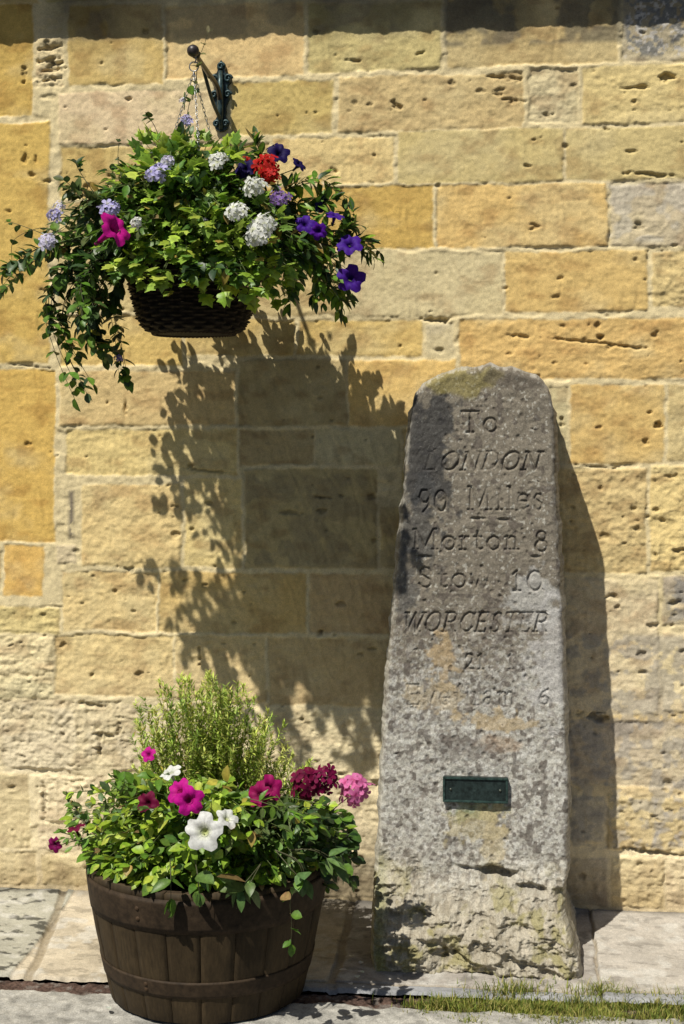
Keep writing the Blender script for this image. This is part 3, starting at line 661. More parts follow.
# plaque
pa, pb = P(443, 776, .31), P(508, 803, .31); oP = out_at((pa.z + pb.z) / 2)
pl = bpy.data.objects.new('plaque', None)
def rbox(mb, x0, x1, y0, y1, z0, z1, col, bv=.002):
    import bmesh
    bm = bmesh.new(); bmesh.ops.create_cube(bm, size=1)
    for v in bm.verts: v.co = Vector(((x0 + x1) / 2 + v.co.x * (x1 - x0), (y0 + y1) / 2 + v.co.y * (y1 - y0), (z0 + z1) / 2 + v.co.z * (z1 - z0)))
    bmesh.ops.bevel(bm, geom=list(bm.edges), offset=bv, segments=2, affect='EDGES')
    bm.verts.index_update(); mb.add([v.co.copy() for v in bm.verts], [[v.index for v in f.verts] for f in bm.faces], col); bm.free()
mb = MB(); yf = -(oP + .016)
rbox(mb, pa.x, pb.x, yf + .004, -(oP - .03), pb.z, pa.z, (.026, .042, .040))
plo = mb.build('plaque', M_iron, mile, smooth=False)
mb = MB(); fw = .006
for (a, b_, c_, d_) in [(pa.x, pb.x, pa.z - fw, pa.z), (pa.x, pb.x, pb.z, pb.z + fw), (pa.x, pa.x + fw, pb.z + fw, pa.z - fw), (pb.x - fw, pb.x, pb.z + fw, pa.z - fw)]:
    rbox(mb, a, b_, yf, yf + .0045, c_, d_, (.045, .085, .075), .001)
mb.build('plaque_frame', M_iron, plo, smooth=False)
for (sx) in (.12, .88):
    mb = MB()
    mb.lathe((pa.x + (pb.x - pa.x) * sx, yf + .0045, (pa.z + pb.z) / 2), [(.0001, .0035), (.003, .003), (.004, 0)], (.08, .09, .07), 10, (0, -1, 0))
    mb.build('screw', M_iron, plo)

# ------------------------------------------------------------------ wooden half barrel
bc_ = G(212, 1000); BO = .60
bl = P(90, 857, BO); br = P(330, 857, BO)
BX = (bl.x + br.x) / 2 - .002; BR = (br.x - bl.x) / 2 * .985; BZ0 = gz(BO) - .002; BZ1 = (bl.z + br.z) / 2
BH = BZ1 - BZ0; BRb = BR * .80
barrel = thing('half_barrel', 'weathered brown wooden half barrel planter full of petunias', 'planter', (BX, -BO, BZ0))
def brad(t): return BRb + (BR - BRb) * (1 - (1 - t) ** 1.35)
NSV = 22; rb = random.Random(4)
mb = MB(); per = 7
zsb = np.linspace(0, 1, 24)
for k in range(NSV):
    base = rb.uniform(.93, 1.08); dr = rb.uniform(-.0006, .0006); tint = rb.uniform(-.006, .006); w0 = rb.uniform(-.02, .02)
    vs = []; cs = []; gap = .003
    a0 = 2 * math.pi * k / NSV + gap / 2; a1 = 2 * math.pi * (k + 1) / NSV - gap / 2
    for t in zsb:
        r = brad(t) + dr
        for j in range(per):
            f = j / (per - 1); a = a0 + (a1 - a0) * f
            rr2 = r - .0012 * (abs(2 * f - 1) ** 8) + .0015 * (float(vn(k * 5 + f * 4, t * 12)) - .5)
            vs.append((BX + rr2 * math.cos(a), -BO + rr2 * math.sin(a), BZ0 + t * BH + (.003 * math.sin(k * 2.3) if t == 1 else 0)))
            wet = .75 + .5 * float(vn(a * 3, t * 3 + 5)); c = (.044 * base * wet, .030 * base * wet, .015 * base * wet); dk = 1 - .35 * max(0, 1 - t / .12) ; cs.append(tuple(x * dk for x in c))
    nrow = len(zsb)
    # inner edge
    for j in range(per):
        f = j / (per - 1); a = a0 + (a1 - a0) * f; r = brad(1) - .026
        vs.append((BX + r * math.cos(a), -BO + r * math.sin(a), BZ0 + BH)); cs.append((.10 * base, .07 * base, .045 * base))
    for j in range(per):
        f = j / (per - 1); a = a0 + (a1 - a0) * f; r = brad(.7) - .026
        vs.append((BX + r * math.cos(a), -BO + r * math.sin(a), BZ0 + BH * .7)); cs.append((.05, .035, .025))
    fs = [(i * per + j, i * per + j + 1, (i + 1) * per + j + 1, (i + 1) * per + j) for i in range(nrow + 1) for j in range(per - 1)]
    # stave side faces
    b0 = len(vs)
    for i, t in enumerate(zsb):
        for a in (a0, a1):
            r = brad(t) - .02; vs.append((BX + r * math.cos(a), -BO + r * math.sin(a), BZ0 + t * BH)); cs.append((.02, .015, .01))
    for i in range(nrow - 1):
        fs.append((i * per, (i + 1) * per, b0 + (i + 1) * 2, b0 + i * 2)); fs.append((i * per + per - 1, b0 + i * 2 + 1, b0 + (i + 1) * 2 + 1, (i + 1) * per + per - 1))
    mb.add(vs, fs, cs)
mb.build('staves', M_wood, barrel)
mb = MB(); mb.lathe((BX, -BO, BZ0), [(brad(t) - .015, t * BH) for t in zsb], (.02, .014, .010), 64)
mb.build('inner_wall', M_wood, barrel)
for (t0, t1) in [(.70, .955), (.20, .33)]:
    mb = MB(); prof = [(brad(t0) + .0002, t0 * BH), (brad(t0) + .0018, t0 * BH + .001)] + [(brad(t0 + (t1 - t0) * i / 6) + .0022, (t0 + (t1 - t0) * i / 6) * BH) for i in range(7)] + [(brad(t1) + .0018, t1 * BH - .0008), (brad(t1) + .0002, t1 * BH)]
    mb.lathe((BX, -BO, BZ0), prof, (.044, .029, .017), 96)
    hp = mb.build('hoop', M_hoop, barrel)
    for q_ in (.35, .65):
        tq = t0 + (t1 - t0) * q_; a_ = -1.95; d_ = Vector((math.cos(a_), math.sin(a_), 0)); mb = MB()
        mb.lathe(Vector((BX, -BO, BZ0 + tq * BH)) + d_ * (brad(tq) + .0015), [(.006, 0), (.0055, .0018), (.003, .003), (.0001, .0033)], (.05, .03, .016), 10, tuple(d_))
        mb.build('rivet', M_hoop, hp)
mb = MB(); random.seed(2)
n = 40; vs = []; 
for i in range(12):
    for j in range(n):
        r = (BR - .028) * i / 11; a = 6.283 * j / n; vs.append((BX + r * math.cos(a), -BO + r * math.sin(a), BZ0 + BH * .86 + U(-.006, .006)))
mb.add(vs, [(i * n + j, i * n + (j + 1) % n, (i + 1) * n + (j + 1) % n, (i + 1) * n + j)[::-1] for i in range(11) for j in range(n)], (.04, .028, .018))
mb.build('soil', M_soil, barrel)

# ------------------------------------------------------------------ plant tools
def frame(d, up=None):
    d = d.normalized(); u = Vector(up) if up else Vector((U(-1, 1), U(-1, 1), U(-.2, 1)))
    s = d.cross(u)
    if s.length < .05: s = d.cross(Vector((1, 0, .3)))
    s.normalize(); n = s.cross(d).normalized()
    return d, s, n
def leaf(mb, p, d, L, Wd, col, up=(0, 0, 1), curl=.25, fold=.25, shape='oval', vein=True):
    d, s, n = frame(d, up)
    prof = {'oval': [(.0, .08), (.22, .75), (.5, 1.), (.78, .68), (1., .04)], 'lance': [(.0, .1), (.25, .85), (.5, 1.), (.75, .55), (1., .03)],
            'round': [(.0, .15), (.2, .95), (.5, 1.08), (.8, .85), (1., .25)]}[shape]
    vs = []; cs = []
    tw = U(-.25, .25)
    for (t, wv_) in prof:
        c = p + d * (L * t) - n * (curl * L * t * t)
        wv_ *= Wd / 2; ss = (s + n * tw * t).normalized()
        vs += [c - ss * wv_ + n * fold * wv_, c, c + ss * wv_ + n * fold * wv_]
        e = tuple(min(1, x * U(.9, 1.1)) for x in col); cs += [e, tuple(min(1, x * 1.28) for x in col) if vein else e, e]
    fs = []
    for i in range(4):
        a = i * 3; fs += [(a, a + 1, a + 4, a + 3), (a + 1, a + 2, a + 5, a + 4)]
    mb.add(vs, fs, cs)
IVY = [(0, 0), (.12, -.30), (.30, -.42), (.42, -.26), (.60, -.40), (.70, -.17), (1.0, 0), (.70, .17), (.60, .40), (.42, .26), (.30, .42), (.12, .30)]
def ivy(mb, p, d, L, col, edge, up=(0, 0, 1)):
    d, s, n = frame(d, up); cup = U(-.1, .3); vs = [p + d * L * .42 + n * L * .05]; cs = [col]
    for (t, w_) in IVY:
        k = math.hypot(t - .42, w_); vs.append(p + d * L * t + s * L * w_ * 1.1 - n * L * cup * k); cs.append(edge)
    mb.add(vs, [(0, 1 + i, 1 + (i + 1) % 12) for i in range(12)], cs)
def path(pts, k=5):
    """smooth curve through points"""
    pts = [Vector(p) for p in pts]; q = [pts[0]] + pts + [pts[-1]]; r = []
    for i in range(1, len(q) - 2):
        for j in range(k):
            t = j / k; a, b_, c, d = q[i - 1], q[i], q[i + 1], q[i + 2]
            r.append(.5 * ((2 * b_) + (c - a) * t + (2 * a - 5 * b_ + 4 * c - d) * t * t + (3 * b_ - a - 3 * c + d) * t ** 3))
    r.append(pts[-1]); return r
def jit(c, a=.25):
    if R() < .03: c = random.choice([(.34, .30, .05), (.22, .15, .06), (.30, .22, .05)])
    k = U(1 - a, 1 + a); return (c[0] * k * U(.9, 1.1), c[1] * k, c[2] * k * U(.85, 1.15))
def spray(ml, ms, pts, cols, L, Wd, every=1, start=.3, shape='oval', stemcol=(.10, .13, .04), r=.0016, tip=True, lf=None, up=None, spread=.9):
    pt = path(pts, 5) if len(pts) < 7 else pts; k = len(pt)
    ms.tube(pt, [r * (1 - .6 * i / k) for i in range(k)], stemcol, 4, False)
    side = 1; col0 = random.choice(cols)
    for i in range(int(k * start), k):
        if ((i % every) or R() < .22) and i != k - 1: continue
        t = (pt[min(i + 1, k - 1)] - pt[max(i - 1, 0)])
        if t.length < 1e-6: continue
        t.normalize()
        for rep in (0, 1):
            side = -side
            d, s, n = frame(t)
            dd = (t * U(.2, .8) + s * side * spread + n * U(-.5, .5)).normalized()
            if i == k - 1: dd = (t + s * side * .4).normalized()
            kk = (1 - .35 * (i / k)) * U(.8, 1.35); c = jit(col0 if R() < .5 else random.choice(cols))
            if lf == 'ivy': ivy(ml, pt[i], dd, L * kk * U(.7, 1.2), c, tuple(min(1, x * 1.35 + .01) for x in c), up or (U(-.3, .3), -.5, 1))
            else: leaf(ml, pt[i], dd, L * kk * U(.7, 1.25), Wd * kk * U(.8, 1.2), c, up or (U(-.5, .5), U(-.9, .1), 1), U(-.1, .5), U(.05, .45), shape)
def petunia(c, nrm, r, col, throat, seed=0, tube=True, stemcol=(.10, .16, .04), cone=.55):
    """one trumpet flower as its own mesh builder"""
    mb = MB(); c = Vector(c); rq = random.Random(seed)
    q = Vector((0, 0, 1)).rotation_difference(Vector(nrm).normalized()); a0 = rq.uniform(0, 6)
    n = 40; rings = [0.02, .14, .30, .55, .80, 1.0]; vs = []; cs = []
    ph = [rq.uniform(-.07, .07) for _ in range(5)]
    for i, f in enumerate(rings):
        for j in range(n):
            th = 2 * math.pi * j / n; lob = 1 + (.15 * math.cos(5 * th) - .05 * math.cos(10 * th)) * f ** 2 + .035 * math.sin(9 * th + a0) * f ** 3 + .02 * math.sin(17 * th) * f ** 4
            rr2 = r * f * lob; rid_ = math.cos(5 * th + math.pi)
            z = -cone * r * max(0, 1 - f * 1.9) - r * .18 * f ** 2 * (1 + ph[int(th / 1.2567) % 5] * 5) + r * .06 * math.sin(7 * th + a0 * 2) * f ** 2 + .05 * r * rid_ * f
            vs.append(c + q @ Vector((rr2 * math.cos(th + a0), rr2 * math.sin(th + a0), z)))
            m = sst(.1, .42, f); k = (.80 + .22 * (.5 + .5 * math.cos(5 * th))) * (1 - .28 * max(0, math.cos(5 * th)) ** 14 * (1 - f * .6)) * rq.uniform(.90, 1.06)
            cs.append(tuple(float(min(1, (throat[e] * (1 - m) + col[e] * m) * k)) for e in range(3)))
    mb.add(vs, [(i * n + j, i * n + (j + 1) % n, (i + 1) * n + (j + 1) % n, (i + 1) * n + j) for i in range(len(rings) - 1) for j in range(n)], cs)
    if tube:
        pr = [(r * .27, -cone * r * .45), (r * .16, -r * (cone + .25)), (r * .10, -r * (cone + .8)), (r * .11, -r * (cone + .85))]
        vs = []; m = 8
        for (a, z) in pr:
            for j in range(m): th = 2 * math.pi * j / m; vs.append(c + q @ Vector((a * math.cos(th), a * math.sin(th), z)))
        mb.add(vs, [(i * m + j, i * m + (j + 1) % m, (i + 1) * m + (j + 1) % m, (i + 1) * m + j) for i in range(3) for j in range(m)], tuple(x * .7 for x in col))
        for j in range(5):
            th = j * 1.2566; b_ = c + q @ Vector((0, 0, -r * (cone + .9))); leaf(mb, b_, q @ Vector((math.cos(th) * .5, math.sin(th) * .5, 1)), r * .6, r * .16, stemcol, shape='lance')
    return mb
def floret(mb, c, nrm, r, col, eye, rq):
    q = Vector((0, 0, 1)).rotation_difference(Vector(nrm).normalized()); a0 = rq.uniform(0, 6)
    for j in range(5):
        th = a0 + j * 1.2566 + rq.uniform(-.1, .1); k = rq.uniform(.82, 1.1); cc = tuple(min(1, x * k) for x in col)
        pts = [(0, 0, 0), (.5, -.32, .10), (.92, -.30, .02), (1.08, 0, -.06), (.92, .30, .02), (.5, .32, .10), (.55, 0, .0)]
        vs = []
        for (u, v, z) in pts:
            x = u * math.cos(th) - v * math.sin(th); y = u * math.sin(th) + v * math.cos(th); vs.append(Vector(c) + q @ Vector((x * r, y * r, (z + rq.uniform(-.06, .06)) * r)))
        mb.add(vs, [(0, 1, 6), (1, 2, 6), (2, 3, 6), (3, 4, 6), (4, 5, 6), (5, 0, 6)], [eye] + [cc] * 6)
def cluster(c, nrm, rad, nf, fr_, col, eye, seed=0, flat=.45):
    mb = MB(); rq = random.Random(seed); q = Vector((0, 0, 1)).rotation_difference(Vector(nrm).normalized()); c = Vector(c)
    for i in range(nf):
        f = (i + .5) / nf; ph = math.acos(1 - f * 1.15 if f * 1.15 < 2 else -1); th = i * 2.39996
        d = Vector((math.sin(ph) * math.cos(th), math.sin(ph) * math.sin(th), math.cos(ph)))
        p = c + q @ Vector((d.x * rad * rq.uniform(.7, 1.2), d.y * rad * rq.uniform(.7, 1.2), d.z * rad * flat * rq.uniform(.5, 1.5)))
        floret(mb, p, q @ (d + Vector((rq.uniform(-.7, .7), rq.uniform(-.7, .7), .5))), fr_ * rq.uniform(.75, 1.25), col, eye, rq)
        mb.tube([c - q @ Vector((0, 0, rad * .5)), p], .0008, (.12, .16, .05), 3, False)
    return mb
GREEN = [(.09, .18, .022), (.065, .135, .022), (.12, .22, .028)]
BRIGHT = [(.22, .34, .03), (.29, .40, .035), (.17, .28, .025), (.34, .42, .06)]
DARK = [(.030, .065, .018), (.045, .085, .022), (.04, .075, .03)]
OLIVE = [(.08, .11, .03), (.06, .10, .03), (.11, .15, .045)]
SUNUP = Vector((-.4, -.8, 1)).normalized()

# ------------------------------------------------------------------ hanging basket
KX = .46
tipw = P(194, 52, KX); BKX = tipw.x
HB = Vector((BKX, -KX, 0)); bz0 = P(187, 334, KX - .0).z; bz1 = P(187, 262, KX).z
hb = thing('hanging_basket', 'dark wicker hanging basket overflowing with flowers on the iron wall bracket', 'hanging basket', (BKX, -KX, bz0))
RB1, RB0 = .185, .105
rows, stk_ = 21, 30
vs = []; cs = []; na = stk_ * 8; sub = 5
NRW = rows * sub
for i in range(NRW + 1):
    t = i / NRW; r0 = RB0 + (RB1 - RB0) * t ** .42; row = i // sub; ft = (i % sub) / sub
    for j in range(na):
        th = 2 * math.pi * j / na
        wv2 = math.cos(stk_ / 2 * th + math.pi * row) * .007 * math.sin(math.pi * ft) ** .5 if i < NRW else 0
        r = r0 + wv2 * (.6 + .8 * float(_T[row * 13 % 512, (j // 5) % 512])) + .004 * math.sin(math.pi * ft)
        vs.append((BKX + r * math.cos(th), -KX + r * math.sin(th), bz0 + (bz1 - bz0) * t + .006 * (float(vn(th * 3, row * .7)) - .5) * (0 < i < NRW)))
        k = .55 + .8 * math.sin(math.pi * ft) + .3 * wv2 / .007 ; kk = k * (.8 + .5 * float(_T[row * 7 % 512, (j // 8) % 512]))
        cs.append((.024 * kk, .017 * kk, .011 * kk))
mb = MB(); mb.add(vs, [(i * na + j, i * na + (j + 1) % na, (i + 1) * na + (j + 1) % na, (i + 1) * na + j) for i in range(NRW) for j in range(na)] + [tuple(range(na))[::-1]], cs)
mb.build('wicker_bowl', M_wicker, hb)
for (zr, rr2, th_) in [(bz1, RB1 + .004, .009), (bz0 + .004, RB0 + .004, .008)]:
    mb = MB()
    for s in range(3):
        pts = [(BKX + (rr2 + th_ * .6 * math.cos(a * 20 + s * 2.09)) * math.cos(a), -KX + (rr2 + th_ * .6 * math.cos(a * 20 + s * 2.09)) * math.sin(a), zr + th_ * .6 * math.sin(a * 20 + s * 2.09)) for a in np.linspace(0, 6.2832, 241)]
        mb.tube(pts, th_ * .55, (.045, .03, .02), 5)
    mb.build('woven_rim', M_wicker, hb)
mb = MB(); vs = []; n = 36
for i in range(8):
    for j in range(n): r = (RB1 - .006) * i / 7; a = 6.283 * j / n; vs.append((BKX + r * math.cos(a), -KX + r * math.sin(a), bz1 - .015 + U(-.004, .004) + .05 * (1 - i / 7)))
mb.add(vs, [(i * n + j, i * n + (j + 1) % n, (i + 1) * n + (j + 1) % n, (i + 1) * n + j)[::-1] for i in range(7) for j in range(n)], (.03, .022, .015))
mb.build('soil', M_soil, hb)
hookz = tipw.z - .035
for k in range(3):
    a = .9 + k * math.pi * 2 / 3; p0 = Vector((BKX, -KX, hookz - .02)); p1 = Vector((BKX + RB1 * math.cos(a), -KX + RB1 * math.sin(a), bz1))
    mb = MB(); L_ = (p1 - p0).length; nl = int(L_ / .011)
    d = (p1 - p0).normalized(); s = d.cross(Vector((.2, 1, .1))).normalized(); n_ = d.cross(s)
    for i in range(nl):
        c = p0 + d * (L_ * (i + .5) / nl); a_ = s if i % 2 else n_
        mb.tube([c + d * (.0072 * math.cos(t)) + a_ * (.0034 * math.sin(t)) for t in np.linspace(0, 6.283, 9)], .0010, (.5, .5, .5), 4, False)
    mb.build('chain', M_wire, hb)
mb = MB(); mb.tube([Vector((BKX, -KX, hookz - .005)) + Vector((.013 * math.cos(t), 0, .013 * math.sin(t))) for t in np.linspace(0, 6.283, 17)], .0018, (.45, .45, .45), 6)
mb.tube([Vector((BKX + .002, -KX, hookz + .008)) + Vector((.0, .016 * math.cos(t), .016 + .018 * math.sin(t))) for t in np.linspace(-1.8, 3.4, 15)], .0020, (.45, .45, .45), 6)
mb.build('hook', M_wire, hb)

# ------------------------------------------------------------------ bracket
pt_ = P(222, 62, .012); pbm = P(223, 131, .012); PX = P(222, 90, 0).x
IR = (.022, .045, .05)
brk = thing('wall_bracket', 'ornate dark green cast iron bracket fixed to the wall above the basket', 'bracket', (PX, 0, tipw.z))
def plate(mb, prof, y0, y1, col):
    """mirror-symmetric ornamental plate from a half outline (half width, z)"""
    o = [(PX + a, z) for (a, z) in prof] + [(PX - a, z) for (a, z) in reversed(prof) if a > 1e-5]
    n = len(o); cx = PX
    vs = [(x, y0, z) for x, z in o] + [(cx + (x - cx) * .82, y1, z) for x, z in o]
    fs = [(i, (i + 1) % n, n + (i + 1) % n, n + i) for i in range(n)]
    half = len(prof)
    for i in range(half - 1):
        a, b_ = n + i, n + i + 1; c, d = n + (n - 1 - i) if i > 0 or prof[0][0] > 1e-5 else n + i, 0
    fs.append(tuple(n + i for i in range(n)))
    mb.add(vs, fs, col)
zt_, zb_ = pt_.z, pbm.z; hh = zt_ - zb_
def zf(f): return zb_ + hh * f
mb = MB()
prof = [(.010, 0), (.026, .03), (.032, .10), (.026, .17), (.018, .22), (.022, .27), (.020, .34), (.030, .42), (.040, .50), (.038, .58), (.028, .62), (.030, .66), (.040, .70), (.042, .78), (.034, .83), (.022, .84), (.016, .88), (.020, .92), (.014, .97), (.0, 1.03)]
plate(mb, [(a * .80, zf(f)) for a, f in prof], .006, -.014, IR)
mb.build('back_plate', M_iron, brk, smooth=False)
mb = MB()
for (f, sx, rr2) in [(.75, .022, .013), (.75, -.022, .013), (.52, .021, .012), (.52, -.021, .012), (.10, .014, .011), (.10, -.014, .011), (.93, 0, .012)]:
    mb.tube([(PX + sx + rr2 * (1 - t / 9) * math.cos(t * (1 if sx > 0 else -1)), -.018, zf(f) + rr2 * (1 - t / 9) * math.sin(t)) for t in np.linspace(0, 7.5, 22)], .0042, (.035, .07, .075), 6)
mb.tube([(PX, -.018, zf(.02)), (PX, -.026, zf(.3)), (PX, -.030, zf(.6)), (PX, -.022, zf(.86))], [.006, .009, .010, .006], (.04, .075, .08), 8)
mb.build('scroll_ornament', M_iron, brk)
arm0 = Vector((PX, -.02, tipw.z - .018)); tip = Vector((BKX, -KX - .012, tipw.z))
mb = MB()
ap = path([arm0 + Vector((0, 0, -.03)), arm0 + Vector((0, -.05, .012)), arm0.lerp(tip, .5) + Vector((0, 0, .006)), tip], 10)
mb.tube(ap, [.0085 - .0022 * i / len(ap) for i in range(len(ap))], (.05, .04, .035), 8)
mb.ball(tip, .017, (.05, .04, .04), 14, 10); mb.lathe(tip + Vector((0, .03, 0)), [(.008, 0), (.013, .004), (.013, .008), (.008, .012)], (.05, .04, .04), 14, (0, 1, 0))
mb.build('arm', M_iron, brk)
mb = MB()
mb.tube(path([Vector((PX, -.02, zf(.15))), Vector((PX - .01, -.10, zf(.35))), Vector((PX - .02, -.19, zf(.75))), arm0.lerp(tip, .42)], 8), .0055, IR, 7)
mb.build('brace', M_iron, brk)

# ------------------------------------------------------------------ basket plants
BC = Vector((BKX, -KX, bz1 - .01))
def plant(name, label, group=None, at=None): return thing(name, label, 'plant', at or BC, group)
def shell(ang0, ang1, el0, el1, rx, ry, rz, cen, k0=.75, k1=1.08):
    a = U(ang0, ang1); e = U(el0, el1); k = U(k0, k1)
    return cen + Vector((rx * k * math.cos(e) * math.cos(a), ry * k * math.cos(e) * math.sin(a), rz * k * math.sin(e)))
PI = math.pi
def bush(ml, ms, cen, rootr, targets, cols, L, Wd, **kw):
    for t in targets:
        p0 = cen + Vector((U(-1, 1), U(-1, 1), 0)) * rootr
        m = p0.lerp(t, .55) + Vector((0, 0, (abs(t.x - p0.x) + abs(t.y - p0.y)) * .16 + .02))
        spray(ml, ms, [p0, p0.lerp(m, .5) + Vector((0, 0, .02)), m, t], cols, L, Wd, **kw)
CE = BC + Vector((0.0, -.01, .05))
def flower_on(parent, ms, mbf, c, root, name='flower', lab=None):
    o = mbf.build(name, M_petal, parent)
    if lab: o['label'] = lab
    c = Vector(c)
    if (c - root).length < .9: ms.tube(path([root, root.lerp(c, .5) + Vector((0, .02, .04)), c + Vector((0, .012, -.008))], 5), .0014, (.10, .15, .04), 4, False)

random.seed(101)
# 1 ivy-leaved bright plant, centre
iv = plant('ivy', 'bright yellow-green ivy-leaved plant spilling over the front of the hanging basket')
ml, ms = MB(), MB()
T1 = [shell(-PI, 0, -.15, 1.3, .27, .33, .30, CE, .6, 1.0) for _ in range(120)] + [P(U(130, 285), U(215, 285), KX + U(.20, .32)) for _ in range(60)] + [P(U(165, 262), U(255, 300), KX + U(.22, .3)) for _ in range(18)] + [P(U(105, 160), U(240, 285), KX + U(.15, .28)) for _ in range(22)] + [P(U(245, 290), U(260, 300), KX + U(.05, .22)) for _ in range(14)] + [P(U(130, 240), U(136, 170), KX + U(-.1, .15)) for _ in range(34)]
bush(ml, ms, CE, .06, T1, BRIGHT + GREEN[:1] + [(.2, .3, .04)], .050, .04, lf='ivy', every=2, start=.35)
ml.build('foliage', M_leaf, iv); ms.build('stems', M_stem, iv)
# 2 lilac verbena with dark trailing shoots, left
vb = plant('lilac_verbena', 'trailing verbena with lilac flower heads hanging down the left of the basket')
ml, ms = MB(), MB()
T2 = [shell(PI * .65, PI * 1.35, -.5, 1.1, .38, .30, .27, CE, .6, 1.02) for _ in range(110)]
bush(ml, ms, CE, .06, T2, DARK + OLIVE + GREEN, .036, .020, every=1, start=.4)
def trail(pts, cols=DARK + GREEN, L=.038, Wd=.025, every=1, shape='oval', start=0, r=.0015):
    spray(ml, ms, path([P(x, y, o) for x, y, o in pts], 5), cols, L, Wd, every, start, shape, (.07, .07, .03), r)
def multitrail(base, n, jx, jy, jo, **kw):
    for _ in range(n): dx, dy, do = U(-jx, jx), U(-jy, jy), U(-jo, jo); trail([(x + dx * i / len(base), y + dy * i / len(base), o + do * i / len(base)) for i, (x, y, o) in enumerate(base)], **kw)
multitrail([(130, 240, 0.60), (75, 262, 0.60), (50, 300, 0.56), (62, 345, 0.54), (84, 390, 0.53)], 5, 14, 14, .07)
multitrail([(130, 250, 0.55), (80, 280, 0.56), (70, 320, 0.52), (90, 350, 0.50)], 4, 20, 20, .07)
multitrail([(130, 262, 0.57), (112, 300, 0.55), (118, 340, 0.53), (124, 378, 0.52)], 4, 10, 8, .05)
multitrail([(130, 250, 0.60), (100, 290, 0.57), (95, 330, 0.60), (110, 352, 0.55)], 5, 15, 12, .1)
multitrail([(120, 240, 0.57), (60, 245, 0.58), (25, 262, 0.56), (3, 283, 0.55)], 5, 10, 14, .1)
trail([(80, 262, 0.60), (50, 238, 0.58), (28, 228, 0.57), (10, 222, 0.56)], L=.022, every=2)
trail([(90, 230, 0.62), (60, 232, 0.60), (40, 228, 0.58), (14, 240, 0.58), (12, 262, 0.57)], L=.02, every=3)
trail([(110, 215, 0.60), (92, 190, 0.64), (80, 172, 0.63), (76, 164, 0.63)], L=.030, Wd=.02, start=.5)
multitrail([(120, 220, 0.60), (90, 200, 0.64), (70, 185, 0.63)], 4, 12, 12, .05, cols=OLIVE)
trail([(128, 210, 0.60), (122, 180, 0.60), (118, 160, 0.59), (119, 142, 0.59)], L=.018, every=2, cols=OLIVE)
trail([(170, 170, 0.45), (160, 140, 0.45), (154, 125, 0.44), (148, 117, 0.44)], L=.026, every=2, start=.6, cols=OLIVE)
trail([(182, 165, KX), (184, 140, KX), (188, 110, KX), (192, 95, KX)], L=.034, Wd=.026, every=3, cols=OLIVE + GREEN)
trail([(192, 100, KX), (196, 80, KX), (198, 60, KX), (203, 48, KX), (208, 33, KX)], L=.024, Wd=.016, every=4, cols=[(.14, .12, .05), (.12, .14, .05)])
# trailing growth on the wall side and far front, seen mostly by its shadow
multitrail([(150, 250, .5), (100, 262, .62), (82, 290, .68), (86, 318, .70)], 9, 16, 16, .10)
multitrail([(220, 250, .55), (215, 262, .72), (212, 272, .80)], 8, 40, 10, .05)
TB = [shell(PI * .05, PI * .95, -.35, .45, .46, .36, .20, CE, .75, 1.05) for _ in range(120)]
TB = [Vector((t_.x, min(t_.y, -.06), t_.z)) for t_ in TB]
bush(ml, ms, CE, .06, TB, DARK, .042, .026, every=1, start=.45)
multitrail([(230, 240, .3), (240, 262, .18), (245, 280, .12)], 10, 60, 14, .04)
LIL = (.52, .48, .78); LILW = (.74, .70, .88)
for i, (px, py, rr2, o, c) in enumerate([(158, 172, 11, .74, LIL), (186, 120, 7, KX + .02, LIL), (110, 209, 10, .78, LIL), (48, 241, 10, .68, LILW), (55, 214, 8, .66, LIL), (59, 205, 6, .64, LILW), (168, 160, 7, .70, LILW), (280, 198, 9, .66, (.30, .17, .50)), (118, 358, 5, .58, (.22, .15, .5)), (182, 100, 4, KX + .02, LILW), (204, 222, 5, .7, LIL), (276, 190, 6, .58, (.36, .24, .55))]):
    c0 = P(px, py, o); flower_on(vb, ms, cluster(c0, (U(-.3, .3), -1, .7), rr2 / 372 * .8, 13 if rr2 > 6 else 6, rr2 / 372 * .50, c, (.5, .5, .3), 50 + i), c0, CE if rr2 > 7 else c0 + Vector((0, .03, -.02)))
ml.build('foliage', M_leaf, vb); ms.build('stems', M_stem, vb)
# 3 white verbena
wv_p = plant('white_verbena', 'white flowered verbena growing in the middle of the hanging basket')
ml, ms = MB(), MB()
T3 = [shell(-PI * .85, -PI * .1, .1, 1.5, .34, .32, .30, CE, .6, 1.0) for _ in range(85)]
bush(ml, ms, CE, .06, T3, GREEN + DARK, .040, .022, every=1, start=.4)
for i, (px, py, rr2, o) in enumerate([(218, 160, 9, .72), (237, 211, 10, .81), (254, 186, 11, .74), (265, 223, 11, .78), (258, 235, 12, .80), (136, 222, 6, .84)]):
    c0 = P(px, py, o); flower_on(wv_p, ms, cluster(c0, (U(-.2, .2), -1, .6), rr2 / 380 * .8, 13, rr2 / 380 * .52, (.80, .80, .76), (.65, .68, .35), 80 + i), c0, CE)
ml.build('foliage', M_leaf, wv_p); ms.build('stems', M_stem, wv_p)
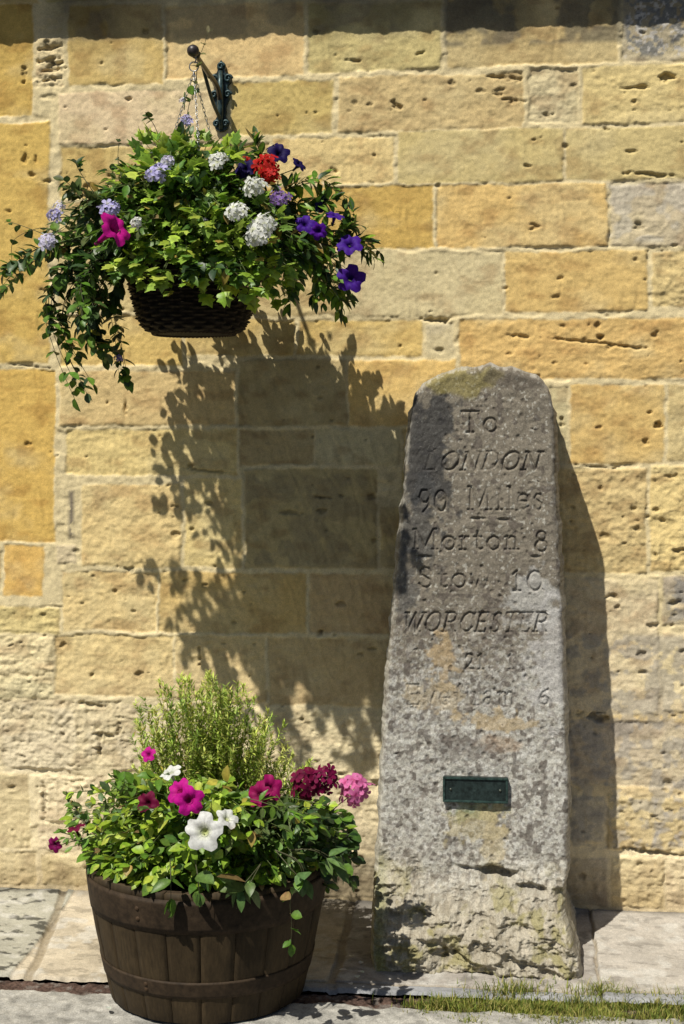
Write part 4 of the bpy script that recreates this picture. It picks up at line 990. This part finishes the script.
# 4 purple petunia, right
pp = plant('purple_petunia', 'petunia with deep violet trumpets filling the right side of the hanging basket')
ml, ms = MB(), MB()
T4 = [shell(-PI * .5, PI * .35, -.45, .8, .37, .31, .22, CE, .6, 1.0) for _ in range(100)]
bush(ml, ms, CE, .06, T4, DARK + GREEN + GREEN, .044, .022, every=1, start=.4)
for b in [[(300, 240, .5), (335, 245, .46), (360, 240, .42), (376, 252, .40)], [(290, 250, .5), (325, 270, .45), (340, 312, .42)], [(290, 250, .5), (320, 275, .45), (318, 300, .43)], [(270, 250, .55), (295, 280, .55), (287, 302, .55)], [(280, 200, .5), (310, 205, .46), (330, 200, .44)],
          [(285, 190, .48), (315, 180, .46), (335, 190, .44)], [(300, 230, .5), (340, 230, .45), (355, 225, .42), (352, 210, .42)], [(260, 185, .45), (262, 160, .44), (257, 139, .43)], [(300, 250, .3), (330, 290, .28), (345, 305, .25)], [(290, 240, .3), (330, 260, .26), (350, 290, .22)]]:
    multitrail(b, 3, 9, 9, .05, L=.046, Wd=.021, cols=DARK + GREEN + BRIGHT[2:3])
VIO = (.070, .015, .30); NAV = (.016, .008, .085)
for i, (px, py, rr2, o, c, nr) in enumerate([(244, 168, 11, .56, NAV, (-.3, -1, .3)), (279, 152, 12, .50, NAV, (.3, -1, .5)), (300, 163, 9, .48, NAV, (.8, -.5, .7)), (305, 223, 10, .62, VIO, (.2, -1, .5)), (318, 231, 9, .58, (.12, .012, .40), (0, -1, -.2)), (335, 214, 10, .50, VIO, (.3, -.5, 1)),
                                          (350, 243, 13, .50, VIO, (.1, -.9, .6)), (351, 278, 15, .48, VIO, (.1, -1, .1)), (320, 207, 6, .48, NAV, (.7, -1, .0)), (342, 243, 9, .48, VIO, (-.6, -1, .4)), (322, 201, 6, .46, NAV, (.3, -.6, -.8)), (272, 145, 7, .47, NAV, (-.5, -.3, 1))]):
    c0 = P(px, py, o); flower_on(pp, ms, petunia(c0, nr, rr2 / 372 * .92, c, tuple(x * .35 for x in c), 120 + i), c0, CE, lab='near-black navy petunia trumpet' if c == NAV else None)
ml.build('foliage', M_leaf, pp); ms.build('stems', M_stem, pp)
# 5 magenta petunia, left front
mp_ = plant('magenta_petunia', 'petunia with a single magenta trumpet on the left of the hanging basket')
ml, ms = MB(), MB()
T5 = [shell(-PI * .95, -PI * .55, -.2, .6, .36, .33, .2, CE, .6, 1.0) for _ in range(60)]
bush(ml, ms, CE, .06, T5, GREEN + OLIVE, .046, .028, every=1, start=.45)
c0 = P(117, 227, .86); flower_on(mp_, ms, petunia(c0, (.78, -.42, .45), .044, (.62, .012, .30), (.40, .01, .16), 160, cone=1.0), c0, CE)
ml.build('foliage', M_leaf, mp_); ms.build('stems', M_stem, mp_)
# 6 red geranium at the top
rg_ = plant('red_geranium', 'red geranium flowering at the top of the hanging basket', None)
ml, ms = MB(), MB()
T6 = [shell(-PI * .7, 0, .5, 1.4, .22, .22, .22, CE + Vector((.06, 0, 0)), .6, 1.0) for _ in range(20)]
bush(ml, ms, CE, .05, T6, OLIVE + GREEN, .036, .034, every=3, start=.55, shape='round')
for i, (px, py, rr2, o) in enumerate([(266, 166, 13, .56), (270, 175, 9, .58), (247, 160, 6, .54), (152, 158, 4, .50)]):
    c0 = P(px, py, o); flower_on(rg_, ms, cluster(c0, (.1, -1, .5), rr2 / 372 * .8, 16 if rr2 > 6 else 6, rr2 / 372 * .45, (.52, .018, .014), (.3, .02, .02), 170 + i), c0, CE)
ml.build('foliage', M_leaf, rg_); ms.build('stems', M_stem, rg_)

# ------------------------------------------------------------------ barrel plants
random.seed(202)
BCe = Vector((BX, -BO, BZ0 + BH * .86))
def bplant(name, label, at=None): return thing(name, label, 'plant', at or BCe)
# fine-leaved shrub at the back
sh = bplant('feathery_shrub', 'airy yellow-green shrub with fine upright leaves rising behind the barrel flowers')
ml, ms = MB(), MB()
SO = .46; sroot = Vector((P(215, 850, SO).x, -SO, BCe.z))
for i in range(300):
    px = random.gauss(222, 50); px = min(304, max(140, px)) + U(-4, 4)
    topy = 684 + 0.0080 * (px - 203) ** 2 + U(-14, 80); 
    o = SO + U(-.14, .14); t = P(px, topy, o); p0 = sroot + Vector((U(-.07, .07), U(-.05, .05), 0))
    m = p0.lerp(t, .5) + Vector(((t.x - p0.x) * .15 + U(-.02, .02), U(-.03, .03), .0)); t = t + Vector((U(-.02, .02), U(-.03, .03), 0))
    pt = path([p0, m, t], 16); k = len(pt)
    col = random.choice([(.44, .52, .11), (.33, .43, .08), (.52, .55, .16), (.22, .33, .06)])
    ms.tube(pt, [.0012 * (1 - .6 * i_ / k) for i_ in range(k)], (.14, .15, .05), 3, False)
    for j in range(5, k):
        tt = (pt[min(j + 1, k - 1)] - pt[j - 1]).normalized()
        for rep in range(4):
            d, s, n = frame(tt); a = U(0, 6.28); dd = tt * U(.2, 1.3) + (s * math.cos(a) + n * math.sin(a)) * .8
            leaf(ml, pt[j], dd, U(.014, .026), U(.0034, .0056), jit(col, .35), None and 0 or (0, 0, 1), .1, .1, 'lance')
    if R() < .12: ml.ball(t, .0035, (.45, .38, .12), 6, 4)
ml.build('foliage', M_needle, sh); ms.build('stems', M_stem, sh)
def dome(n, px0, px1, py0, py1, o0, o1): return [P(U(px0, px1), U(py0, py1), U(o0, o1)) for _ in range(n)]
def bplant_bush(t, targets, cols, L, Wd, flowers=(), group=None, start=.45, every=1, shape='oval', trails=()):
    global ml, ms
    ml, ms = MB(), MB(); bush(ml, ms, BCe, .16, targets, cols, L, Wd, every=every, start=start, shape=shape)
    for tr in trails: multitrail(*tr[0], **tr[1])
    for i, f in enumerate(flowers):
        c0 = P(f[0], f[1], f[2]); rt = Vector((c0.x * .6 + BCe.x * .4, -BO * .5 + c0.y * .5, BCe.z)); flower_on(t, ms, f[3](c0, i), c0, rt, lab=f[4] if len(f) > 4 else None)
    ml.build('foliage', M_leaf, t); ms.build('stems', M_stem, t)
PET = lambda r, c, th, nr: (lambda c0, i: petunia(c0, nr, r / 395 * .9, c, th, int(r * 31 + c0.x * 1000) + i))
MAG = (.60, .012, .30); BUR = (.17, .006, .045); CRI = (.32, .008, .10); WHI = (.82, .82, .80)
t = bplant('magenta_petunia', 'petunia with bright magenta flowers at the left centre of the barrel')
bplant_bush(t, dome(55, 110, 230, 775, 850, .5, .88), BRIGHT + GREEN + BRIGHT, .046, .030,
    [(148, 754, .62, PET(8.5, MAG, (.3, .01, .12), (-.2, -.9, .5))), (178, 791, .90, PET(14, MAG, (.35, .01, .10), (-.5, -.9, .6))), (190, 801, .92, PET(15, (.68, .012, .36), (.35, .01, .12), (.4, -1, .1)))])
t = bplant('white_petunia', 'petunia with large white flowers at the front of the barrel')
bplant_bush(t, dome(50, 150, 260, 800, 868, .62, .95), GREEN + BRIGHT, .046, .030,
    [(203, 832, 1.0, PET(19, WHI, (.55, .60, .25), (-.1, -1, .25))), (228, 817, .95, PET(12, WHI, (.6, .65, .3), (.6, -.5, .9))), (170, 771, .76, PET(12, WHI, (.6, .65, .4), (-.3, -.45, 1)))])
t = bplant('burgundy_petunia', 'petunia with dark burgundy flowers spilling over the left of the barrel')
bplant_bush(t, dome(55, 72, 165, 790, 866, .42, .80), GREEN + BRIGHT + OLIVE, .038, .022,
    [(147, 803, .84, PET(12, BUR, (.05, .002, .01), (-.2, -1, .3))), (54, 845, .60, PET(9, (.22, .006, .10), (.1, .003, .04), (-.3, -1, .0))), (75, 826, .66, PET(10, BUR, (.06, .002, .02), (-.3, -.2, 1)))],
    trails=[(([(110, 845, .6), (90, 830, .58), (68, 802, .55)], 4, 10, 14, .05), dict(L=.03, Wd=.012, cols=OLIVE + GREEN)), (([(110, 850, .6), (88, 842, .6), (62, 836, .6)], 3, 10, 8, .05), dict(L=.028, Wd=.014, cols=GREEN))])
t = bplant('crimson_petunia', 'petunia with crimson flowers at the right centre of the barrel')
bplant_bush(t, dome(60, 225, 315, 805, 872, .55, .92), GREEN + OLIVE, .044, .019,
    [(258, 794, .80, PET(14, CRI, (.1, .003, .03), (-.5, -1, .5))), (270, 788, .78, PET(14, (.38, .008, .13), (.1, .003, .03), (.4, -1, .4)))], shape='lance',
    trails=[(([(262, 862, .9), (250, 880, .94), (243, 890, .94)], 2, 8, 3, .02), dict(L=.07, Wd=.034, cols=[(.10, .17, .05)], every=3, start=.4)),
            (([(275, 850, .9), (290, 868, .93), (300, 882, .93), (290, 900, .93), (291, 925, .92), (290, 945, .92)], 1, 1, 1, .0), dict(L=.040, Wd=.026, cols=GREEN + [(.10, .17, .05)], every=3, start=.3)),
            (([(275, 850, .9), (300, 862, .93), (308, 880, .93)], 2, 8, 4, .02), dict(L=.06, Wd=.036, cols=[(.09, .16, .05)], every=4, start=.5)),
            (([(290, 850, .85), (315, 850, .85), (335, 862, .84)], 2, 4, 4, .02), dict(L=.065, Wd=.026, cols=[(.11, .18, .05)], every=4, start=.6)),
            (([(170, 860, .92), (171, 880, .95), (171, 900, .95)], 2, 2, 3, .01), dict(L=.055, Wd=.030, cols=[(.12, .22, .03)], every=5, start=.5)),
            (([(195, 860, .92), (198, 875, .95), (200, 892, .94)], 2, 4, 3, .01), dict(L=.05, Wd=.034, cols=[(.11, .19, .04)], every=5, start=.5))])
CLU = lambda r, nf, c, e, fl=.7: (lambda c0, i: cluster(c0, (.05, -1, .55), r / 395, nf, r / 395 * .52, c, e, int(r * 7) + i, fl))
t = bplant('burgundy_geranium', 'geranium with a dark burgundy flower head at the back right of the barrel')
bplant_bush(t, dome(40, 260, 345, 800, 860, .45, .78), BRIGHT + GREEN, .040, .022,
    [(308, 784, .66, CLU(14, 18, BUR, (.06, .002, .02))), (325, 779, .66, CLU(13, 16, (.2, .006, .06), (.06, .002, .02)))])
t = bplant('pink_geranium', 'geranium with one pale pink flower head leaning out beside the milestone')
bplant_bush(t, dome(22, 305, 352, 815, 862, .45, .72) + dome(70, 300, 352, 812, 885, .30, .80) + dome(50, 285, 345, 800, 860, .28, .60), GREEN + DARK, .040, .034,
    [(356, 790, .62, CLU(14, 18, (.72, .20, .44), (.5, .05, .2)))], shape='round', every=2)
t = bplant('leafy_filler', 'low bright leafy growth covering the front rim of the barrel')
def rimpts(n, a0, a1, k0, k1, z0, z1): return [Vector((BX + BR * k * math.cos(a), -BO + BR * k * math.sin(a), BZ1 + U(z0, z1))) for a, k in [(U(a0, a1), U(k0, k1)) for _ in range(n)]]
bplant_bush(t, rimpts(130, -PI, 0, .72, .99, .015, .06) + rimpts(60, 0, PI, .6, .98, .02, .08) + dome(50, 90, 250, 820, 872, .6, .9), BRIGHT + GREEN + BRIGHT, .042, .029)
# fallen petals on the paving beside the barrel
random.seed(9)
for i, (px, py) in enumerate([(352, 958), (360, 966), (347, 972), (357, 978), (349, 985), (364, 975), (110, 1012)]):
    g = G(px, py); mb = MB(); leaf(mb, g + Vector((0, 0, .006)), Vector((U(-1, 1), U(-1, 1), .1)), U(.012, .022), U(.009, .014), (.62, .60, .56), (0, 0, 1), .1, .3, 'round', False)
    o = mb.build('fallen_petal', M_petal); tag(o, 'small pale petal lying on the paving between barrel and milestone' if px > 200 else 'lone pale petal lying in the gutter left of the barrel', 'petal', 'fallen petals on the paving' if px > 200 else None)
